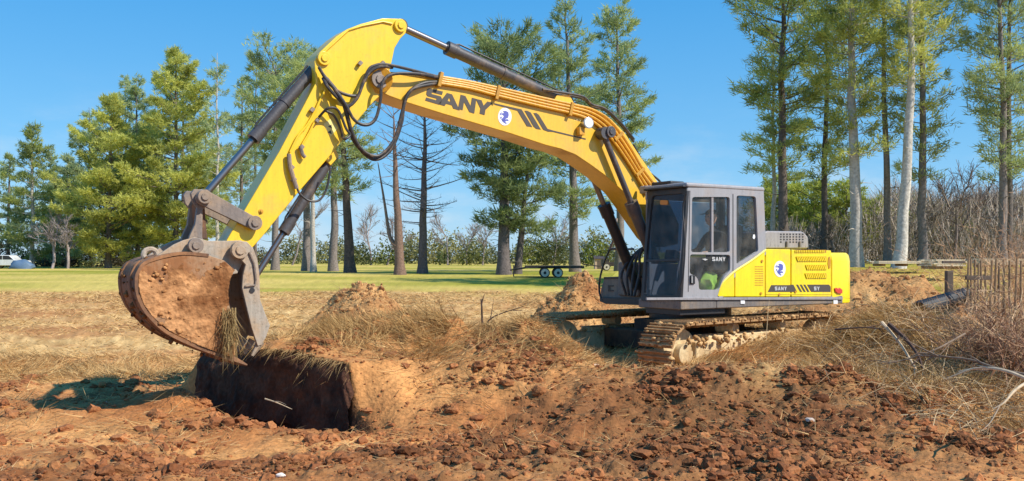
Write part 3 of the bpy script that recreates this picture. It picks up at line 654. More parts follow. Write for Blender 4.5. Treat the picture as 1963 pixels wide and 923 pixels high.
MB().tube(spline([Fp(x, y, .05) for x, y in ((1316,371),(1309,400),(1312,440),(1313,480),(1309,530),(1301,556))], 4), .012, 8).build('wiper_hose', M['dark'], cab)
front('amber_lamp', [[(1265,384),(1280,384),(1280,393),(1265,393)]], .0, .03, mat('amber_lens', (.7,.25,.02), .4), cab, 3)
# roof, far wall, rear wall, floor
rr_ = S(1464,363,1.35)[0]
roof = MB().box(((rtop+rr_)/2, .90, 2.885), (rtop-rr_+.05, .92, .07)).build('cab_roof', M['grey'], cab, bev=.03)
MB().box((rtop-.16, .78, 2.94), (.30, .42, .06)).build('roof_hatch', M['dark'], roof, bev=.025)
MB().box((rtop+.02, .92, 2.86), (.12, .84, .03)).build('sun_visor', M['dark'], roof, bev=.01)
for z0, z1 in ((1.24, 1.75), (2.72, 2.85)): MB().box(((rtop+rr_)/2, .465, (z0+z1)/2), (rtop-rr_-.02, .04, z1-z0)).build('far_wall', M['grey'], cab, bev=.005)
for r in (rr_+.05, .55, rtop-.06): MB().box((r, .465, 2.235), (.08, .038, .97)).build('far_post', M['grey'], cab, bev=.005)
MB().box(((rtop+rr_)/2, .462, 2.235), (rtop-rr_-.1, .006, .96)).build('window', M['glass_far'], cab)
MB().box((rr_+.02, .90, 2.50), (.006, .70, .68)).build('window', M['glass_far'], cab)
MB().box((rr_+.02, .90, 1.70), (.05, .83, .92)).build('rear_wall', M['dark'], cab, bev=.005)
for v in (.52, 1.26): MB().box((rr_+.02, v, 2.50), (.05, .08, .68)).build('rear_post', M['dark'], cab, bev=.005)
MB().box(((rtop+rr_)/2+.05, .9, 1.262), (rtop-rr_-.1, .82, .05)).build('cab_floor', M['dark'], cab, bev=.005)
# seat and consoles
st = MB().box((.36, .93, 1.66), (.50, .48, .13)).build('operator_seat', M['seat'], cab, bev=.04)
MB().box((.10, .93, 2.02), (.12, .46, .66), Matrix.Rotation(-.14,3,'Y')).build('seat_back', M['seat'], st, bev=.05)
MB().box((.36, .93, 1.45), (.40, .36, .30)).build('seat_base', M['dark'], st, bev=.02)
for v in (.62, 1.22): MB().box((.50, v, 1.72), (.56, .11, .16)).build('console', M['dark'], cab, bev=.03)
for v in (.62, 1.22): MB().tube([(.74, v, 1.80), (.78, v, 1.92), (.80, v, 1.98)], [.012,.012,.03], 8).build('joystick', M['seat'], cab)
for v in (.84, 1.0): MB().tube([(1.12, v, 1.3), (1.10, v, 1.62), (1.02, v, 1.9)], .014, 8).build('travel_lever', M['lgrey'], cab)
MB().box((1.02, .64, 1.86), (.10, .22, .20), Matrix.Rotation(-.3,3,'Y')).build('monitor', M['dark'], cab, bev=.02)
# engine hood with panels
bodyp = [(1374,571),(1382,545),(1394,531),(1408,520)]
def inv(px, py): return S3(px, py, 1.34)
plate('engine_hood', [(1376,570),(1384,546),(1396,532),(1409,521),(1440,503),(1466,486),(1469,482),(1518,483),(1596,484),(1598,570)], 1.325, -1.325, M['body'], EX, .03)
hood = bpy.data.objects['engine_hood']
for nm, l in (('side_panel', [(1376,569.5),(1380,556),(1384,545),(1395,531),(1408,520.5),(1408,569.5)]),
              ('side_panel', [(1409.5,519.5),(1440,500),(1462,484),(1466.5,480),(1466.5,569.5),(1409.5,569.5)]),
              ('service_door', [(1468,478),(1515.5,478.5),(1515.5,569.5),(1468,569.5)]),
              ('engine_door', [(1517.5,479),(1593.5,480.5),(1593.5,569.5),(1517.5,569.5)])):
    plate(nm, l, 1.352, 1.30, M['body'], hood, .012)

# bright sloped lip along the hood's front edge
MB().tube(spline([S3(x, y, 1.34) for x, y in ((1376,568),(1384,545),(1396,531),(1409,520),(1440,500),(1467,480))], 5), .022, 8).build('hood_lip', M['body'], hood)
# counterweight: rounded tail
za, zc = 1.10, 1.93; rs = S(1595,480,1.35)[0]; foot = [(rs, 1.35)]
for k in range(0, 19):
    a = math.pi/2-math.pi*k/18; foot.append((rt_+.18-.62*math.cos(a)*1.0+.0-(.18 if 0 < k < 18 else 0), 1.35*math.copysign(abs(math.sin(a))**.5, math.sin(a))))
foot.append((rs, -1.35)); bb = MB(); m_ = len(foot)
lev = [(za, 1.0, 0), (za+.02, 1.0, 0), (zc-.14, 1.0, 0), (zc-.04, .975, 0), (zc, .93, 0)]
for z, sc_, _ in lev:
    for (a, v) in foot: bb.v.append(Vector((rs+(a-rs)*sc_, v*(.5+.5*sc_), z)))
for i in range(len(lev)-1):
    for j in range(m_): bb.f.append([i*m_+j, i*m_+(j+1) % m_, (i+1)*m_+(j+1) % m_, (i+1)*m_+j])
bb.f.append(list(range(m_))); bb.f.append([(len(lev)-1)*m_+j for j in range(m_)][::-1])
cw = bb.build('counterweight', M['body'], EX, bev=.015)
plate('red_reflector', [(1601,553),(1605,552),(1607,555),(1610,552),(1615,556),(1615,563),(1607,563),(1602,559)], 1.372, 1.352, M['red'], cw, .002)
# louvres
def louvres(x0, x1, y0, y1, n, lean=4):
    base = plate('louvre_recess', [(x0,y0),(x1-lean*.3,y0),(x1,y1),(x0+lean,y1)], 1.355, 1.351, M['grille'], hood, 0)
    for i in range(n):
        x = x0+1+(x1-x0-3)*i/n; w = (x1-x0)/n*.5
        plate('louvre', [(x,y0+.5),(x+w,y0+.5),(x+w+lean*.8,y1-.5),(x+lean*.8,y1-.5)], 1.368, 1.356, M['body'], base, 0)
louvres(1524,1584,479.5,485,17,0); louvres(1526,1585,492,502,17); louvres(1544,1585,508,518,11); louvres(1543,1585,524,534.5,11)
for i in range(9):
    y = 511+i*4.4; plate('vent_slot', [(1447,y),(1463,y),(1463,y+1.6),(1447,y+1.6)], 1.3545, 1.351, M['grille'], hood, 0)
plate('door_latch', [(1588,494),(1591,492),(1593,500),(1592,514),(1589,516),(1587,506)], 1.36, 1.351, M['grille'], hood, .002)
for x, y in ((1460,501),(1458,563),(1524,556+4),(1493,565)): MB().cyl(S3(x,y,1.35), S3(x,y,1.35)+Vector((0,.014,0)), .022, n=12).build('latch', M['grille'], hood)
crest(1495, 516, 11, 15.5, 1.352, hood)
for l in ([(1472,560),(1478.5,547),(1512,547),(1521,546),(1528,560)], [(1526,546),(1530,546),(1538,560),(1534,560)], [(1533,546),(1537,546),(1545,560),(1541,560)], [(1540,546),(1544,546),(1552,560),(1548,560)], [(1547,546),(1589,546),(1592.5,550),(1592.5,560),(1555,560)]):
    plate('decal_band', l, 1.355, 1.3525, M['decal'], hood, 0)
for i, ch in enumerate('SANY'):
    x = 1485+i*6; glyph(ch, [(x,550),(x+4.8,550),(x+4.8,557),(x,557)], 1.3555, M['palegrey'], hood)
for i, ch in enumerate('SY'):
    x = 1560+i*6; glyph(ch, [(x,550),(x+4.8,550),(x+4.8,557),(x,557)], 1.3555, M['palegrey'], hood)
plate('hood_bead', [(1469,563),(1594,563),(1594,565),(1469,565)], 1.358, 1.352, M['body'], hood, .002)
# muffler cover
mv = .95
muf = plate('muffler_cover', rounded([(1466,447),(1470,443),(1540,444),(1550,455),(1551,477),(1466,477)], 4), mv, .25, M['lgrey'], EX, .03)
for j in range(4):
    for i in range(8):
        if j == 3 and i not in (0,3,4,5,7): continue
        x = 1497+i*6; y = 449.5+j*5
        plate('grille_hole', [(x-1.4,y-1.3),(x+1.4,y-1.3),(x+1.4,y+1.3),(x-1.4,y+1.3)], mv+.004, mv+.001, M['dark'], muf, 0)
for x in (1510, 1535): plate('cover_hinge', [(x-1.5,463),(x+1.5,463),(x+1.5,474),(x-1.5,474)], mv+.03, mv+.001, M['deck'], muf, .004)
# mirror by the cab's top front corner
MB().tube([S3(1262,362,.5), S3(1252,350,.45)], .015, 8).build('mirror_arm', M['dark'], EX)
c = S3(1238,364,.40); MB().box(c, (.05,.26,.12)).build('mirror', M['lgrey'], EX, bev=.03)
# right-hand tool box with step and rail
rb2 = .84
def fplate(name, l, r, t, m, parent, bev=.02):
    L = [Vector((r,)+Fr(x, y, r)) for x, y in l]
    return MB().loft([L], Vector((0,0,0)), Vector((-t,0,0))).build(name, m, parent, bev=bev)
tbx = fplate('tool_box', rounded([(1151,572),(1151,556),(1158,533),(1236,530),(1240,573)], 3), rb2, .9, M['linkm'], EX)
fplate('tool_box_base', rounded([(1149,571),(1236,572),(1236,586),(1160,583),(1150,578)], 2), rb2+.06, 1.0, M['dark'], EX)
fplate('box_lid', [(1157,531.5),(1236,529),(1236,533),(1157,535.5)], rb2+.015, .93, M['dark'], tbx, .005)
L = [Vector((rb2+.004,)+Fr(x, y, rb2)) for x, y in [(1166+11*u, 547+12*w) for u, w in GL['E'][0]]]
MB().loft([L], Vector((.004,0,0)), Vector((-.002,0,0))).build('box_handle', M['dark'], tbx, smooth=False)
for i in range(3): fplate('box_mark', [(1184+6*i,550),(1188+6*i,550),(1188+6*i,556),(1184+6*i,556)], rb2+.004, .003, M['deck'], tbx, 0)
fp3 = lambda x, y, r=rb2+.05: Vector((r,)+Fr(x, y, r))
MB().tube(spline([fp3(*p) for p in ((1155,578),(1149,560),(1150,535),(1158,505),(1169,479))], 4)+[fp3(1169,478), fp3(1215,478)], .017, 8).build('grab_rail', M['dark'], EX)
MB().tube([fp3(1169,479), fp3(1177,458), fp3(1182,420,rb2-.2)], .02, 8).build('grab_rail', M['linkm'], EX)
for k in range(4):
    MB().tube(spline([Vector((1.15+.05*k, -.25+.12*k, 1.25)), Vector((1.2,-.3+.14*k,1.6)), Vector((.95+.06*k,-.2+.1*k,1.95)), Vector((.6,-.1+.06*k,2.1))], 5), .022, 8).build('slew_hose', M['hose'], EX)
MB().box((.45, -.5, 1.5), (.9, .5, .55)).build('valve_cover', M['linkm'], EX, bev=.03)
# ================================================================== undercarriage
UA = math.atan2(-math.cos(R(50)), -math.sin(R(50)))      # forward heading in world
UR = UA-(math.pi+YAW)                                     # heading in the excavator's frame
UM = Matrix.Rotation(UR, 3, 'Z')
def U(p): return UM@Vector(p)
car = MB(); car.box(U((0,0,.66)), (1.6,1.0,.42), UM)
for a in (-.75, .75): car.box(U((a,0,.55)), (.45,2.0,.30), UM)
car = car.build('undercarriage', M['under'], EX, bev=.02)
Lh, ra = 1.78, .41
def trackpath(n):
    tot = 4*Lh+2*math.pi*ra; out = []
    for i in range(n):
        s = tot*i/n
        if s < 2*Lh: p = (-Lh+s, ra); a = 0
        elif s < 2*Lh+math.pi*ra: t = (s-2*Lh)/ra; p = (Lh+ra*math.sin(t), ra*math.cos(t)); a = t
        elif s < 4*Lh+math.pi*ra: q = s-2*Lh-math.pi*ra; p = (Lh-q, -ra); a = math.pi
        else: t = (s-4*Lh-math.pi*ra)/ra; p = (-Lh-ra*math.sin(t), -ra*math.cos(t)); a = math.pi+t
        out.append((p[0], p[1]+.49, a))
    return out
for sgn in (1, -1):
    yc = 1.19*sgn
    fr = MB(); fr.box(U((0, yc, .47)), (2*Lh-.5, .34, .36), UM); fr.box(U((0, yc+.0*sgn, .66)), (2.4, .26, .12), UM)
    tr = fr.build('track', M['tframe'], EX, bev=.03)
    shoe_me = None
    for (a, z, t) in trackpath(46):
        q = Matrix.Rotation(t, 3, 'Y')
        if shoe_me is None:
            sb = MB(); sb.box((0,0,.012), (.178,.60,.03))
            for g in (-.065, 0, .065): sb.box((g,0,.04), (.016,.60,.03))
            sb.box((0,0,-.03), (.12,.14,.06)); so_ = sb.build('track_shoe', M['shoe'], tr, smooth=False); shoe_me = so_.data
        else:
            so_ = bpy.data.objects.new('track_shoe', shoe_me); COL.objects.link(so_); so_.parent = tr
        so_.matrix_local = Matrix.Translation(U((a, yc, z)))@(UM@q).to_4x4()
    for a, nm, rad in ((Lh, 'idler_wheel', .36), (-Lh, 'sprocket', .35)):
        w = MB(); w.cyl(U((a, yc-.09, .49)), U((a, yc+.09, .49)), rad, n=28); w.cyl(U((a, yc-.2, .49)), U((a, yc+.2, .49)), .15, n=20); w.build(nm, M['tframe'], tr, bev=.01)
    for k in range(8):
        a = -1.35+k*.385; w = MB(); w.cyl(U((a, yc-.19, .22)), U((a, yc+.19, .22)), .11, n=16); w.build('track_roller', M['tframe'], tr)
    for a in (-.6, .6):
        w = MB(); w.cyl(U((a, yc-.16, .80)), U((a, yc+.16, .80)), .08, n=16); w.build('carrier_roller', M['tframe'], tr)
CAKE = []
def cake():
    ico = bmesh.new(); bmesh.ops.create_icosphere(ico, subdivisions=1, radius=1); iv = np.array([v.co[:] for v in ico.verts]); fi = np.array([[v.index for v in f.verts] for f in ico.faces]); ico.free()
    rg = np.random.default_rng(55)
    for tr in [o for o in EX.children if o.name.startswith('track')]:
        yc = 1.19 if tr.name == 'track' else -1.19; n = 1500; tp = trackpath(400); V = []; C = []
        k = rg.integers(0, 200, n); lat = rg.uniform(-.31, .31, n); sz = .010+.036*rg.random(n)**2.2
        for i in range(n):
            a, z, t = tp[(k[i]*2) % 400 if z_ok(tp[(k[i]*2) % 400]) else 0]
            off = .035; p = np.array(U((a+math.sin(t)*off, yc+lat[i], z+math.cos(t)*off)))
            V.append(p+iv*(1+rg.uniform(-.3,.3,(len(iv),1)))*sz[i]*np.array((1.2,1.2,.6)))
        nm = 110
        for i in range(nm):
            p = np.array(U((rg.uniform(-1.7,1.9), yc+.19*1+rg.uniform(-.02,.10), rg.choice([.30,.66])+rg.normal(0,.05)))); V.append(p+iv*(1+rg.uniform(-.3,.3,(len(iv),1)))*rg.uniform(.012,.045))
        n2 = len(V); T = (fi[None]+(np.arange(n2)*len(iv))[:, None, None]).reshape(-1, 3)
        tag(np_mesh('caked_clay', np.concatenate(V), T, M['clod'], tr, np.repeat(pal((.34,.17,.06),(.62,.38,.17), rg.random(n2)), len(iv), 0), smooth=True), kind='stuff')
z_ok = lambda q: q[1] > .3
cake()
# ================================================================== operator (stands as its own thing, seated in the cab)
def skin_body(name, verts, edges, rad, mat_, parent, loc=None, sub=2):
    me = bpy.data.meshes.new(name); me.from_pydata(verts, edges, []); o = link(name, me, mat_, parent)
    sk = o.modifiers.new('skin', 'SKIN'); sk.use_smooth_shade = True
    lay = me.skin_vertices[0]
    for i, r in enumerate(rad): lay.data[i].radius = (r, r) if not isinstance(r, tuple) else r
    lay.data[0].use_root = True
    m = o.modifiers.new('sub', 'SUBSURF'); m.levels = sub; m.render_levels = sub
    return o
op = empty('person', EX.matrix_basis@Vector((.50, .98, 1.73)), math.pi+YAW)
tag(op, 'operator in a dark jacket and cap seated in the cab, face turned to the bucket', 'person')
V_ = [(-.10,0,.05),(-.12,0,.25),(-.08,0,.45),(-.02,0,.53),(.01,0,.60)]; Ed = [(0,1),(1,2),(2,3),(3,4)]; Rd = [(.15,.13),(.16,.13),(.15,.12),.06,.055]
for s in (-1, 1):
    b0 = len(V_); V_ += [(-.06, .19*s, .42), (.06, .25*s, .22), (.28, .27*s, .17), (.35, .28*s, .18)]; Rd += [.065,.052,.042,.034]
    Ed += [(2,b0),(b0,b0+1),(b0+1,b0+2),(b0+2,b0+3)]
    b0 = len(V_); V_ += [(-.02,.10*s,.03),(.38,.13*s,.06),(.50,.12*s,-.32),(.60,.12*s,-.40)]; Rd += [.09,.07,.05,.04]
    Ed += [(0,b0),(b0,b0+1),(b0+1,b0+2),(b0+2,b0+3)]
skin_body('body', V_, Ed, Rd, M['jacket'], op)
for s in (-1, 1):
    V2 = [(.36,.28*s,.18),(.42,.28*s,.19)]; E2 = [(0,1)]; R2 = [.028,.034]
    for k, (dy, ln) in enumerate(((-.03,.05),(-.01,.06),(.01,.055),(.03,.045))):
        b0 = len(V2); V2 += [(.45,.28*s+dy,.20),(.45+ln*.6,.28*s+dy,.185),(.45+ln*.5,.28*s+dy,.155)]; E2 += [(1,b0),(b0,b0+1),(b0+1,b0+2)]; R2 += [.010,.009,.008]
    b0 = len(V2); V2 += [(.40,.28*s-.04*s,.20),(.435,.28*s-.05*s,.18)]; E2 += [(0,b0),(b0,b0+1)]; R2 += [.011,.009]
    skin_body('hand', V2, E2, R2, M['skin'], op, sub=1)
def ellips(c, r, n=24, m=16):
    b = MB()
    for i in range(m+1):
        p = math.pi*i/m
        for j in range(n):
            t = 2*math.pi*j/n; b.v.append(Vector((c[0]+r[0]*math.sin(p)*math.cos(t), c[1]+r[1]*math.sin(p)*math.sin(t), c[2]+r[2]*math.cos(p))))
    for i in range(m):
        for j in range(n): b.f.append([i*n+j, i*n+(j+1)%n, (i+1)*n+(j+1)%n, (i+1)*n+j])
    return b
hb = ellips((.03,.0,.72), (.10,.08,.125))
for i, v in enumerate(hb.v):     # jaw, brow and nose shaping
    d = v-Vector((.03,0,.72))
    if d.z < 0: v.y *= 1-.25*(-d.z/.125)**2; v.x += .012*(-d.z/.125)
    if d.x > .05 and abs(d.y) < .022 and -.045 < d.z < .02: v.x += .026*(1-abs(d.y)/.022)
    if d.x > .06 and .01 < d.z < .04 and abs(d.y) > .02: v.x -= .008
head = hb.build('head', M['skin'], op)
for s in (-1, 1):
    ellips((.035, .08*s, .715), (.022,.010,.032), 10, 8).build('ear', M['skin'], head)
    ellips((.118, .03*s, .735), (.010,.013,.008), 10, 8).build('eye', M['dark'], head)
ellips((.125, 0, .665), (.008,.024,.006), 10, 6).build('mouth', M['red'], head)
cb = ellips((.018,0,.765), (.108,.09,.085)); cb.f = [f for f in cb.f if all(cb.v[i].z > .757 for i in f)]; cp = cb.build('cap', M['cap'], op)
MB().box((.145,0,.775), (.11,.13,.012), Matrix.Rotation(.12,3,'Y')).build('cap_peak', M['cap'], cp, bev=.005)
# lime blob added in the cab, standing in for green seen through the glass
lb = ellips((0,0,.16), (.17,.10,.17), 20, 12)
for v in lb.v: v += Vector((.03*math.sin(v.z*30+v.y*20), .02*math.sin(v.x*40), .02*math.sin(v.x*25+v.y*30)))
lbo = lb.build('cloth_bag', M['lime'], None); lbo.location = EX.matrix_basis@Vector((.78, 1.16, 1.30)); lbo.rotation_euler = (0,0,YAW)
tag(lbo, 'lime green blob added for the greenery seen through the lower glass of the cab door', 'bag')
# ================================================================== CLODS, STRAW, ROOTS
ico = bmesh.new(); bmesh.ops.create_icosphere(ico, subdivisions=1, radius=1); IV1 = np.array([v.co[:] for v in ico.verts]); IF1 = np.array([[v.index for v in f.verts] for f in ico.faces]); ico.free()
ico = bmesh.new(); bmesh.ops.create_icosphere(ico, subdivisions=2, radius=1); IV2 = np.array([v.co[:] for v in ico.verts]); IF2 = np.array([[v.index for v in f.verts] for f in ico.faces]); ico.free()
def sample(n, x0, x1, y0, y1, wf, rng, power=1.0):
    out = []
    tot = 0
    while tot < n:
        m = n*2; y = y0+(y1-y0)*rng.random(m)**power; t = rng.uniform(x0, x1, m); x = t
        k = rng.random(m) < wf(x, y); out.append(np.stack([x[k], y[k]], 1)); tot += k.sum()
    return np.concatenate(out)[:n]
def frus(x, y, pad=.6): return np.abs(x) < (.56*y+pad)
def clods(name, n, s0, s1, wf, rng, IV, IF, x0=-9, x1=9, y0=6.3, y1=16, pw=2.6):
    P = sample(n, x0, x1, y0, y1, lambda x, y: wf(x, y)*frus(x, y), rng); sz = s0+(s1-s0)*rng.random(n)**pw
    z = H(P[:,0], P[:,1])
    nv = len(IV); V = np.repeat(IV[None], n, 0)*(1+rng.uniform(-.32, .32, (n, nv, 1)))
    sc = np.stack([rng.uniform(.7,1.3,n), rng.uniform(.7,1.3,n), rng.uniform(.45,.9,n)], 1)*sz[:, None]
    V = V*sc[:, None]; a = rng.uniform(0, 6.28, n); c, s_ = np.cos(a), np.sin(a)
    X = V[...,0]*c[:, None]-V[...,1]*s_[:, None]; Y = V[...,0]*s_[:, None]+V[...,1]*c[:, None]
    V = np.stack([X+P[:,0,None], Y+P[:,1,None], V[...,2]+(z+sz*.15)[:, None]], -1)
    T = (IF[None]+(np.arange(n)*nv)[:, None, None]).reshape(-1, 3)
    s, l, m = masks(P[:,0], P[:,1]); t = np.clip(rng.random(n)*.8+.0, 0, 1)
    c = pal((.26,.09,.034), (.48,.20,.075), t)*(1-.72*m[:, None]*rng.random(n)[:, None])
    return tag(np_mesh(name, V.reshape(-1, 3), T, M['clod'], None, np.repeat(c, nv, 0), smooth=False), kind='stuff')
def w_clod(x, y):
    s, l, m = masks(x, y); return np.clip((1-s)*(.03+.97*m**1.3)*(.08+.92*sst(-.1, .25, fbm(x*1.2, y*1.9, 3, 33))), 0, 1)
tag(clods('small_soil_crumbs', 34000, .006, .030, w_clod, np.random.default_rng(11), IV1, IF1), 'fine crumbs of red clay scattered over the dug foreground', 'soil crumbs', kind='stuff')
tag(clods('soil_clods', 3400, .018, .080, w_clod, np.random.default_rng(12), IV2, IF2), 'larger dark red clay clods heaped in front of the tracks', 'soil clods', kind='stuff')
# mound clods
rg = np.random.default_rng(14)
def mz(x, y):
    z = H(x, y)
    return z
dg = bpy.context.evaluated_depsgraph_get
from mathutils.bvhtree import BVHTree
def bvh_of(o):
    me = o.data; mw = o.matrix_basis; vs = np.empty(len(me.vertices)*3, np.float32); me.vertices.foreach_get('co', vs)
    return BVHTree.FromPolygons([(mw@Vector(v)) for v in vs.reshape(-1, 3)], [tuple(p.vertices) for p in me.polygons])
# ---- straw
def straw(name, n, wf0, rng, x0, x1, y0, y1, L=(.08,.35), Wd=(.004,.010), up=.5, c0=(.34,.17,.055), c1=(.82,.57,.26), label='', z_off=0, cat='dry grass', comb=None):
    wf = lambda x, y: wf0(x, y)*(1-(cutd(x, y) > -1.0)*(cutd(x, y) < .03+.30*(rng.random(len(x)) < .9))*(y < 13.2)*(y > 9.7))
    P = sample(n, x0, x1, y0, y1, lambda x, y: wf(x, y)*frus(x, y, 1), rng)
    z = H(P[:,0], P[:,1])+z_off; P3 = np.stack([P[:,0], P[:,1], z+rng.uniform(-.01,.03,n)], 1)
    az = rng.uniform(0, 6.28, n)+0; e = np.abs(rng.normal(0, up, n))
    if comb: az = fbm(P[:,0]*.9, P[:,1]*.9, 2, comb)*9+rng.normal(0, .5, n)
    D = np.stack([np.cos(az)*np.cos(e), np.sin(az)*np.cos(e), np.sin(e)], 1)
    sc = 1+np.clip((P[:,1]-10)/14, 0, 2.5)
    V, T = blades(P3, D, rng.uniform(*L, n)*(.8+.2*sc), rng.uniform(*Wd, n)*sc, rng)
    t = np.clip(rng.random(n)**1.3, 0, 1)
    return tag(np_mesh(name, V, T, M['strawm'], None, np.repeat(pal(c0, c1, t), 3, 0)), label, cat, kind='stuff')
clump = lambda f, lo, hi, seed: (lambda x, y: sst(lo, hi, fbm(x*f, y*f, 3, seed)))
W_s = lambda x, y: masks(x, y)[0]
straw('straw_litter', 90000, lambda x, y: W_s(x, y)*(.25+.75*clump(1.1,-.15,.3,61)(x, y)), np.random.default_rng(21), -9.5, 10, 8.5, 17, label='matted dry straw lying over the heap and the cleared field', comb=77, up=.35)
straw('far_straw', 42000, lambda x, y: W_s(x, y)*(.2+.8*clump(.5,-.1,.3,62)(x, y)), np.random.default_rng(22), -24, 24, 16, 42, L=(.08,.22), Wd=(.008,.014), up=.25, c0=(.46,.28,.11), c1=(.78,.54,.25), label='short dead grass stubble on the field before the lawn')
def in_e(cx, cy, rx, ry): return lambda x, y: np.exp(-((x-cx)/rx)**2-((y-cy)/ry)**2)
tuft_c = [(-1.2,12.0,1.3,.9,1.0),(-1.9,12.9,1.2,.6,.9),(-.2,12.4,.9,.7,.8),(-2.6,12.3,.7,.5,.7),(5.4,11.0,1.3,.9,.9),(6.4,12.6,1.4,1.2,.9),(4.9,13.2,.8,.8,.8),(-.9,13.6,1.2,.7,.6),(-8.0,13.6,2.0,.6,.5)]
def w_tuft(x, y):
    w = 0
    for cx, cy, rx, ry, a in tuft_c: w = w+a*in_e(cx, cy, rx, ry)(x, y)
    return np.clip(w, 0, 1)*(.15+.85*sst(.0, .3, fbm(x*1.8, y*1.8, 3, 66)))*sst(.25, .8, cutd(x, y))
straw('dry_grass_tufts', 36000, w_tuft, np.random.default_rng(23), -9.5, 9, 9, 16, L=(.10,.36), Wd=(.004,.009), up=.5, c0=(.26,.13,.04), c1=(.78,.52,.22), label='tangled tufts of dead grass on the mound beside the cut and right of the tracks', comb=99)
straw('clay_straw_bits', 9000, lambda x, y: (1-W_s(x, y))*.8, np.random.default_rng(24), -8, 8, 6.3, 13, L=(.04,.22), Wd=(.003,.006), up=.2, c0=(.20,.09,.04), c1=(.66,.46,.24), label='loose straw bits lying on the orange clay')
# roots and grass hanging over the cut face
rg = np.random.default_rng(31); n = 380; t = rg.random(n); px_ = A_[0]+(B_[0]-A_[0])*t*1.02; py_ = A_[1]+(B_[1]-A_[1])*t*1.02
qx = px_+.03*rg.normal(size=n); qy = py_+.03*rg.normal(size=n); zz = H(qx+.08, qy+.08)
V, T = blades(np.stack([qx, qy, zz+.005], 1), np.stack([-.55+rg.normal(0,.35,n), -.5+rg.normal(0,.35,n), -np.abs(rg.normal(.7,.5,n))], 1), rg.uniform(.04,.20,n)*(1+(rg.random(n) < .06)*1.3), rg.uniform(.004,.010,n), rg)
tag(np_mesh('hanging_roots', V, T, M['strawm'], None, np.repeat(pal((.20,.10,.04), (.58,.40,.18), rg.random(n)), 3, 0)), 'grass roots hanging over the dark cut bank under the bucket', 'roots', kind='stuff')
# ---- stones
def stone(x, y, s, c, label):
    rg = np.random.default_rng(int(abs(x*100+y*10))); V = IV2*(1+rg.uniform(-.18,.18,(len(IV2),1)))*np.array((1.2,.9,.6))*s
    o = np_mesh('stone', V, IF2, None, None); o.data.materials.append(dirty('pale_stone', c, (.5,.3,.16), .3, 12, .9)); o.location = (x, y, float(H(x, y))+s*.3); tag(o, label, 'stone', 'loose stones on the clay')
def gpt(px, py, z=0.03):
    Y = F_*(CH_-z)/(py-HY_); return (px-CX_)/F_*Y, Y
for px, py, s, c, lb in ((205,774,.045,(.7,.66,.6),'small white stone on the clay near the end of the bucket shadow'),(1140,773,.06,(.62,.42,.28),'pinkish stone on the clay track left of the red clod mound'),
        (538,910,.035,(.7,.65,.6),'tiny white stone at the bottom edge left of centre'),(1487,786,.07,(.55,.33,.22),'flat pink stone on the red clod mound'),(1552,780,.04,(.5,.42,.36),'grey pebble on the right shoulder of the clod mound'),(590,872,.03,(.7,.55,.4),'pale pebble below the cut bank')):
    stone(*gpt(px, py, .06 if px < 1300 else .35), s, c, lb)
